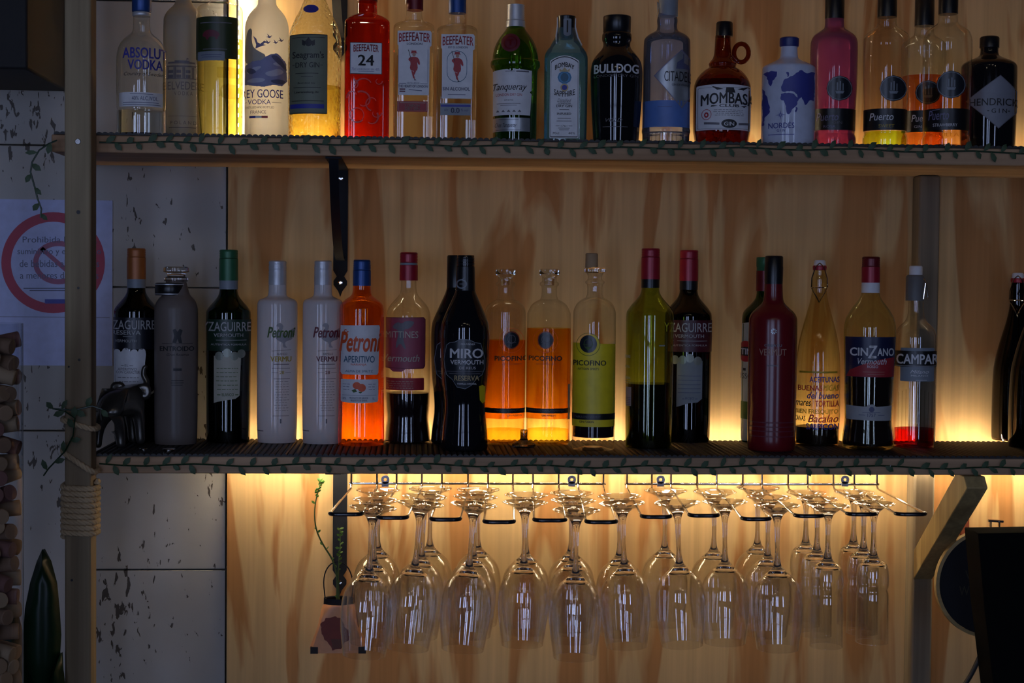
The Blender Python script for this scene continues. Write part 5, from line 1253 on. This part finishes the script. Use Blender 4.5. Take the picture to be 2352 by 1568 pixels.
def sprig(pts, name, dens, seed):
    rnd = random.Random(seed); P = chaikin([tuple(pq(x, y, d)) for x, y, d in pts], 2); v, f = tube(P, .0016, 6, radii=[.002 - .0012 * i / len(P) for i in range(len(P))]); st = mk(name, v, f, M_sst, pot)
    V, F = [], []
    for i in range(2, len(P)):
        t = i / len(P)
        for _ in range(dens(t)):
            a = rnd.uniform(0, 6.28); el = rnd.uniform(.1, .9); d = Vector((math.cos(a) * math.cos(el), math.sin(a) * math.cos(el), math.sin(el))); ln = rnd.uniform(.005, .009)
            p = Vector(P[i]); u = d.orthogonal().normalized(); w = d.cross(u); n = len(V)
            ring = [(0, .0006), (.35, .0022), (.7, .0024), (1, .0004)]
            for q, r in ring:
                for k in range(5):
                    c = 6.283 * k / 5; V.append(p + d * ln * q + u * r * math.cos(c) + w * r * .45 * math.sin(c))
            for j in range(3):
                for k in range(5): F.append((n + j * 5 + k, n + j * 5 + (k + 1) % 5, n + (j + 1) * 5 + (k + 1) % 5, n + (j + 1) * 5 + k))
            F.append(tuple(range(n + 15, n + 20)))
    mk('fleshy_leaves', V, F, M_suc, st, smooth=60)
sprig([(774, 1395, 0), (775, 1330, 0), (768, 1290, 0), (738, 1245, 0), (724, 1210, 0), (722, 1170, 0), (728, 1135, 0), (738, 1104, 0)], 'sprig', lambda t: 4 if t > .78 else (1 if random.random() < .35 else 0), 3)
sprig([(780, 1395, 0), (776, 1340, 0), (778, 1290, 0), (782, 1255, 0), (780, 1215, 0)], 'sprig', lambda t: 2 if t > .35 else 0, 4)

# ================================================================= embroidery hoop, black machine, cable
HY = .12
hc = at(2271, 1338, HY); s = mpp(hc)
hoop = empty('embroidery_hoop', hc, label='round wooden embroidery hoop stretched with black cloth, hung below the slanting brace', cat='embroidery hoop')
R = 126 * s
v, f = lathe([(R - .006, -.006), (R, -.006), (R, .006), (R - .006, .006), (R - .006, -.006)], 64, False, False); v = [(x, z, y) for x, y, z in v]; mk('hoop_ring', v, [q[::-1] for q in f], wood('hoop_wood', (.5, .36, .16), (.4, .27, .11)), hoop)
v, f = lathe([(R - .0062, .002), (R - .0062, -.003)], 64); v = [(x, z, y) for x, y, z in v]; cl = mk('black_cloth', v, [q[::-1] for q in f], paint('black_cloth', (.006, .006, .008), .9), hoop)
def hp_(px, py): p = at(px, py, HY - .0065); return (p.x - hc.x, -.0045, p.z - hc.z)
V, F = merge([ft('WINE', 2218, 2282, 1310, 1330), ft('WEATHER', 2204, 2310, 1346, 1368)]); V = [hp_(x, y) for x, y, *_ in V]; mk('stitched_lettering', V, F, paint('dim_thread', (.035, .03, .015), .8), cl, smooth=None)
P = at(2287, 1196, HY); q = P - hc
v, f = tube([q + Vector((-.013, 0, .0006)), q + Vector((.013, 0, -.001))], .0024, 10); c = mk('clasp_screw', v, f, M_chrome, hoop)
for dx in (-.009, .006):
    v, f = box(q.x + dx - .001, q.x + dx + .001, -.003, .003, q.z - .010, q.z); mk('clasp_lug', v, f, M_chrome, hoop)
bk = at(2300, 1400, -.25)
p0 = [(2247, 1225), (2420, 1222), (2420, 1640), (2290, 1640), (2262, 1400)]
V = []
for dy in (-.25, -.19):
    for x, y in p0: p = at(x, y, -.25); V.append((p.x, dy, p.z))
n = len(p0); F = [tuple(range(n)), tuple(range(n, 2 * n))[::-1]] + [(i, n + i, n + (i + 1) % n, (i + 1) % n) for i in range(n)]
o = mk('machine_housing', V, [q[::-1] for q in F], paint('machine_black', (.003, .003, .003), .9, spec=.1), label='black machine housing with a slanted side in front of the embroidery hoop', cat='machine'); bevel(o, .0015, 2)
cb = chaikin([tuple(at(x, y, .15)) for x, y in ((2275, 1440), (2262, 1480), (2245, 1520), (2225, 1560), (2195, 1600))], 2); v, f = tube(cb, .0042, 10); mk('power_cable', v, f, M_rubber, label='black cable hanging down behind the round hoop and black machine', cat='cable')
lbp = [at(x, y, WY) for x, y in ((2204, 1228), (2222, 1228), (2222, 1150), (2216, 1130), (2204, 1165))]
V = [(p.x, WY - .0005, p.z) for p in lbp] + [(p.x, WY - .01, p.z) for p in lbp]; n = 5
tg = mk('red_tag', V, [tuple(range(5, 10)), tuple(range(5))[::-1]] + [(i, (i + 1) % 5, 5 + (i + 1) % 5, 5 + i) for i in range(5)], paint('red_brown', (.20, .045, .02), .6), label='narrow red-brown tag on the plywood behind the slanting brace', cat='tag')
# nail / thread on the lower shelf front
v, f = tube([at(2041, 1078, -.004), at(2046, 1068, -.007)], .0006, 6); mk('staple', v, f, M_white, label='small white splinter-like staple on the lower shelf front edge', cat='staple')

# black cabinet at the upper corner beyond the post
cx1 = at(152, 100, WY).x; cz0 = at(80, 207, WY).z
o = mk('wall_cabinet', *box(-1.6, cx1, .004, WY + .01, cz0, 1.0), paint('cabinet_black', (.010, .009, .009), .7), label='black box-like cabinet on the stone wall above the notice', cat='cabinet'); bevel(o, .004)
# dark board above the frame that shades the upper shelf
o = mk('shelf_board', *box(at(150, 0, .1).x, xsr, -.02, WY - .001, .585, .613), M_shelf, label='topmost pine shelf board, above the spirit bottles', cat='shelf'); bevel(o, .002)

# ================================================================= jar of corks, leaf
JY = -.30; js = mpp(at(0, 1000, JY)); jr = 95 * js; jp = at(50 - 95, 1000, JY); jt = at(0, 742, JY).z; jb = -.95
jar = empty('cork_jar', (jp.x, JY, jb), label='tall clear glass cylinder vase filled with wine corks beside the rough post', cat='vase')
h = jt - jb
v, f = lathe([(jr - .003, h), (jr, h), (jr, 0), (.002, 0)], 56, True, False); mk('glass_cylinder', v, f, thin('jar_glass', (.9, .92, .95), (.4, .45, .5)), jar)
M_cork = [paint('cork_%d' % i, c, .85) for i, c in enumerate(((.32, .20, .11), (.24, .14, .08), (.38, .26, .15), (.20, .09, .07)))]
cv, cf = lathe([(.0100, .0225), (.0110, .0215), (.0110, -.0215), (.0100, -.0225)], 18)
cm = []
for i in range(4):
    me = bpy.data.meshes.new('wine_cork'); me.from_pydata(cv, [], cf); me.materials.append(M_cork[i]); [setattr(p, 'use_smooth', True) for p in me.polygons]; me.set_sharp_from_angle(angle=.6); cm.append(me)
rnd = random.Random(11); k = 0; z = jb + h - .026; lay = 0
while z > -.62 and k < 150:
    m = 9
    for j in range(m):
        a = 2 * math.pi * j / m + lay * .35 + rnd.uniform(-.12, .12)
        if math.cos(a) > .35: continue      # only those that the front of the vase shows
        r = jr - .0265 
        c = bpy.data.objects.new('wine_cork', cm[rnd.randrange(4)]); C.objects.link(c)
        c.location = (jp.x + r * math.sin(a), JY + r * math.cos(a), z + rnd.uniform(-.004, .004))
        c.rotation_euler = (math.radians(90) + rnd.uniform(-.3, .3), rnd.uniform(-.2, .2), -a + (rnd.choice((0, 1.57, 1.2)) if False else rnd.uniform(-.5, .5)))
        tag(c, 'wine cork packed among the others in the tall clear glass vase', 'cork', 'wine corks in the tall vase'); k += 1
    z -= .0235; lay += 1
# big dark leaf near the lower corner
LY = -.08; lo_ = at(105, 1600, LY)
lf = empty('potted_plant', lo_, label='plant with big pointed dark green leaves beside the cork vase and post', cat='plant')
def bigleaf(pts, mid):
    V = []; F = []
    for (xl, xr, y) in pts:
        pL_, pR_ = at(xl, y, LY), at(xr, y, LY); pm = at((xl + xr) / 2, y, LY)
        V += [(pL_.x - lo_.x, .006, pL_.z - lo_.z), (pm.x - lo_.x, -.006, pm.z - lo_.z), (pR_.x - lo_.x, .008, pR_.z - lo_.z)]
    for i in range(len(pts) - 1):
        a = 3 * i; F += [(a, a + 1, a + 4, a + 3), (a + 1, a + 2, a + 5, a + 4)]
    o = mk('leaf', V, F, M_leafd, lf, smooth=60); m = o.modifiers.new('solid', 'SOLIDIFY'); m.thickness = .0012
bigleaf([(97, 99, 1262), (84, 114, 1290), (68, 128, 1340), (56, 134, 1400), (52, 138, 1460), (56, 134, 1520), (80, 120, 1600)], 0)
bigleaf([(138, 140, 1500), (112, 142, 1540), (98, 150, 1600)], 0)
v, f = tube([(0, .02, -.3), (0, .015, -.1), (-.004, .012, .16)], .004, 8); mk('stalk', v, f, M_leafd, lf)
bigleaf([(20, 22, 1350), (14, 40, 1420), (0, 62, 1500), (0, 76, 1600)], 0)

# ================================================================= elephant figurine
M_bronze = paint('dark_bronze', (.12, .11, .095), .28, .75)
eb = hit_z(262, 1030, zL); es = mpp(eb)
el = empty('elephant_figurine', eb, label='dark bronze elephant figurine with raised trunk on the lower shelf by the rough post', cat='figurine')
def ep(px, py, dy, r):
    return ((px - 262) * es, dy, (1032 - py) * es, r * es)
pts = [ep(268, 940, .018, 34), ep(258, 925, -.004, 31), ep(284, 925, .040, 32), ep(300, 905, .058, 24), ep(316, 900, .066, 13), ep(322, 885, .068, 8.5), ep(312, 868, .068, 7), ep(314, 850, .068, 6), ep(322, 846, .068, 5),
       # rear legs
       ep(242, 950, -.014, 20), ep(232, 985, -.016, 13), ep(230, 1012, -.018, 10), ep(229, 1029, -.019, 11.5),
       ep(270, 955, -.016, 21), ep(278, 988, -.014, 14), ep(281, 1012, -.014, 11), ep(282, 1029, -.015, 12),
       # front legs
       ep(286, 955, .050, 16), ep(290, 990, .052, 12), ep(292, 1029, .052, 11), ep(308, 955, .036, 16), ep(312, 990, .036, 12), ep(314, 1029, .036, 11)]
edg = [(0, 1), (0, 2), (2, 3), (3, 4), (4, 5), (5, 6), (6, 7), (7, 8), (1, 9), (9, 10), (10, 11), (11, 12), (1, 13), (13, 14), (14, 15), (15, 16), (2, 17), (17, 18), (18, 19), (2, 20), (20, 21), (21, 22)]
skin('body', pts, edg, M_bronze, el)
for i, (cxp, cyp, dy, sx_) in enumerate(((262, 900, .034, -1), (318, 905, .045, 1))):
    V = []; F = []; n = 14
    for ring, (r, off) in enumerate(((0, .004), (.6, .001), (1, .0025))):
        for k in range(n):
            a = 2 * math.pi * k / n; V.append(((cxp - 262 + r * 17 * math.cos(a)) * es, dy + off, (1032 - cyp + r * (22 + 4 * math.cos(2 * a)) * math.sin(a)) * es))
    F = [(i_ * n + k, i_ * n + (k + 1) % n, (i_ + 1) * n + (k + 1) % n, (i_ + 1) * n + k) for i_ in range(2) for k in range(n)]
    e = mk('ear', V, F, M_bronze, el, smooth=60); m = e.modifiers.new('solid', 'SOLIDIFY'); m.thickness = .003
v, f = tube([Vector(ep(246, 915, -.034, 0)[:3]), Vector(ep(240, 935, -.040, 0)[:3]), Vector(ep(243, 962, -.038, 0)[:3])], 2.2 * es, 8); mk('tail', v, f, M_bronze, el)
for s_ in (0, 1):
    v, f = tube(chaikin([tuple(Vector(ep(304 + 14 * s_, 908, .066, 0)[:3])), tuple(Vector(ep(312 + 14 * s_, 915, .082, 0)[:3])), tuple(Vector(ep(320 + 14 * s_, 906, .092, 0)[:3]))], 2), 2.4 * es, 8); mk('tusk', v, f, paint('ivory', (.5, .45, .35), .4), el)
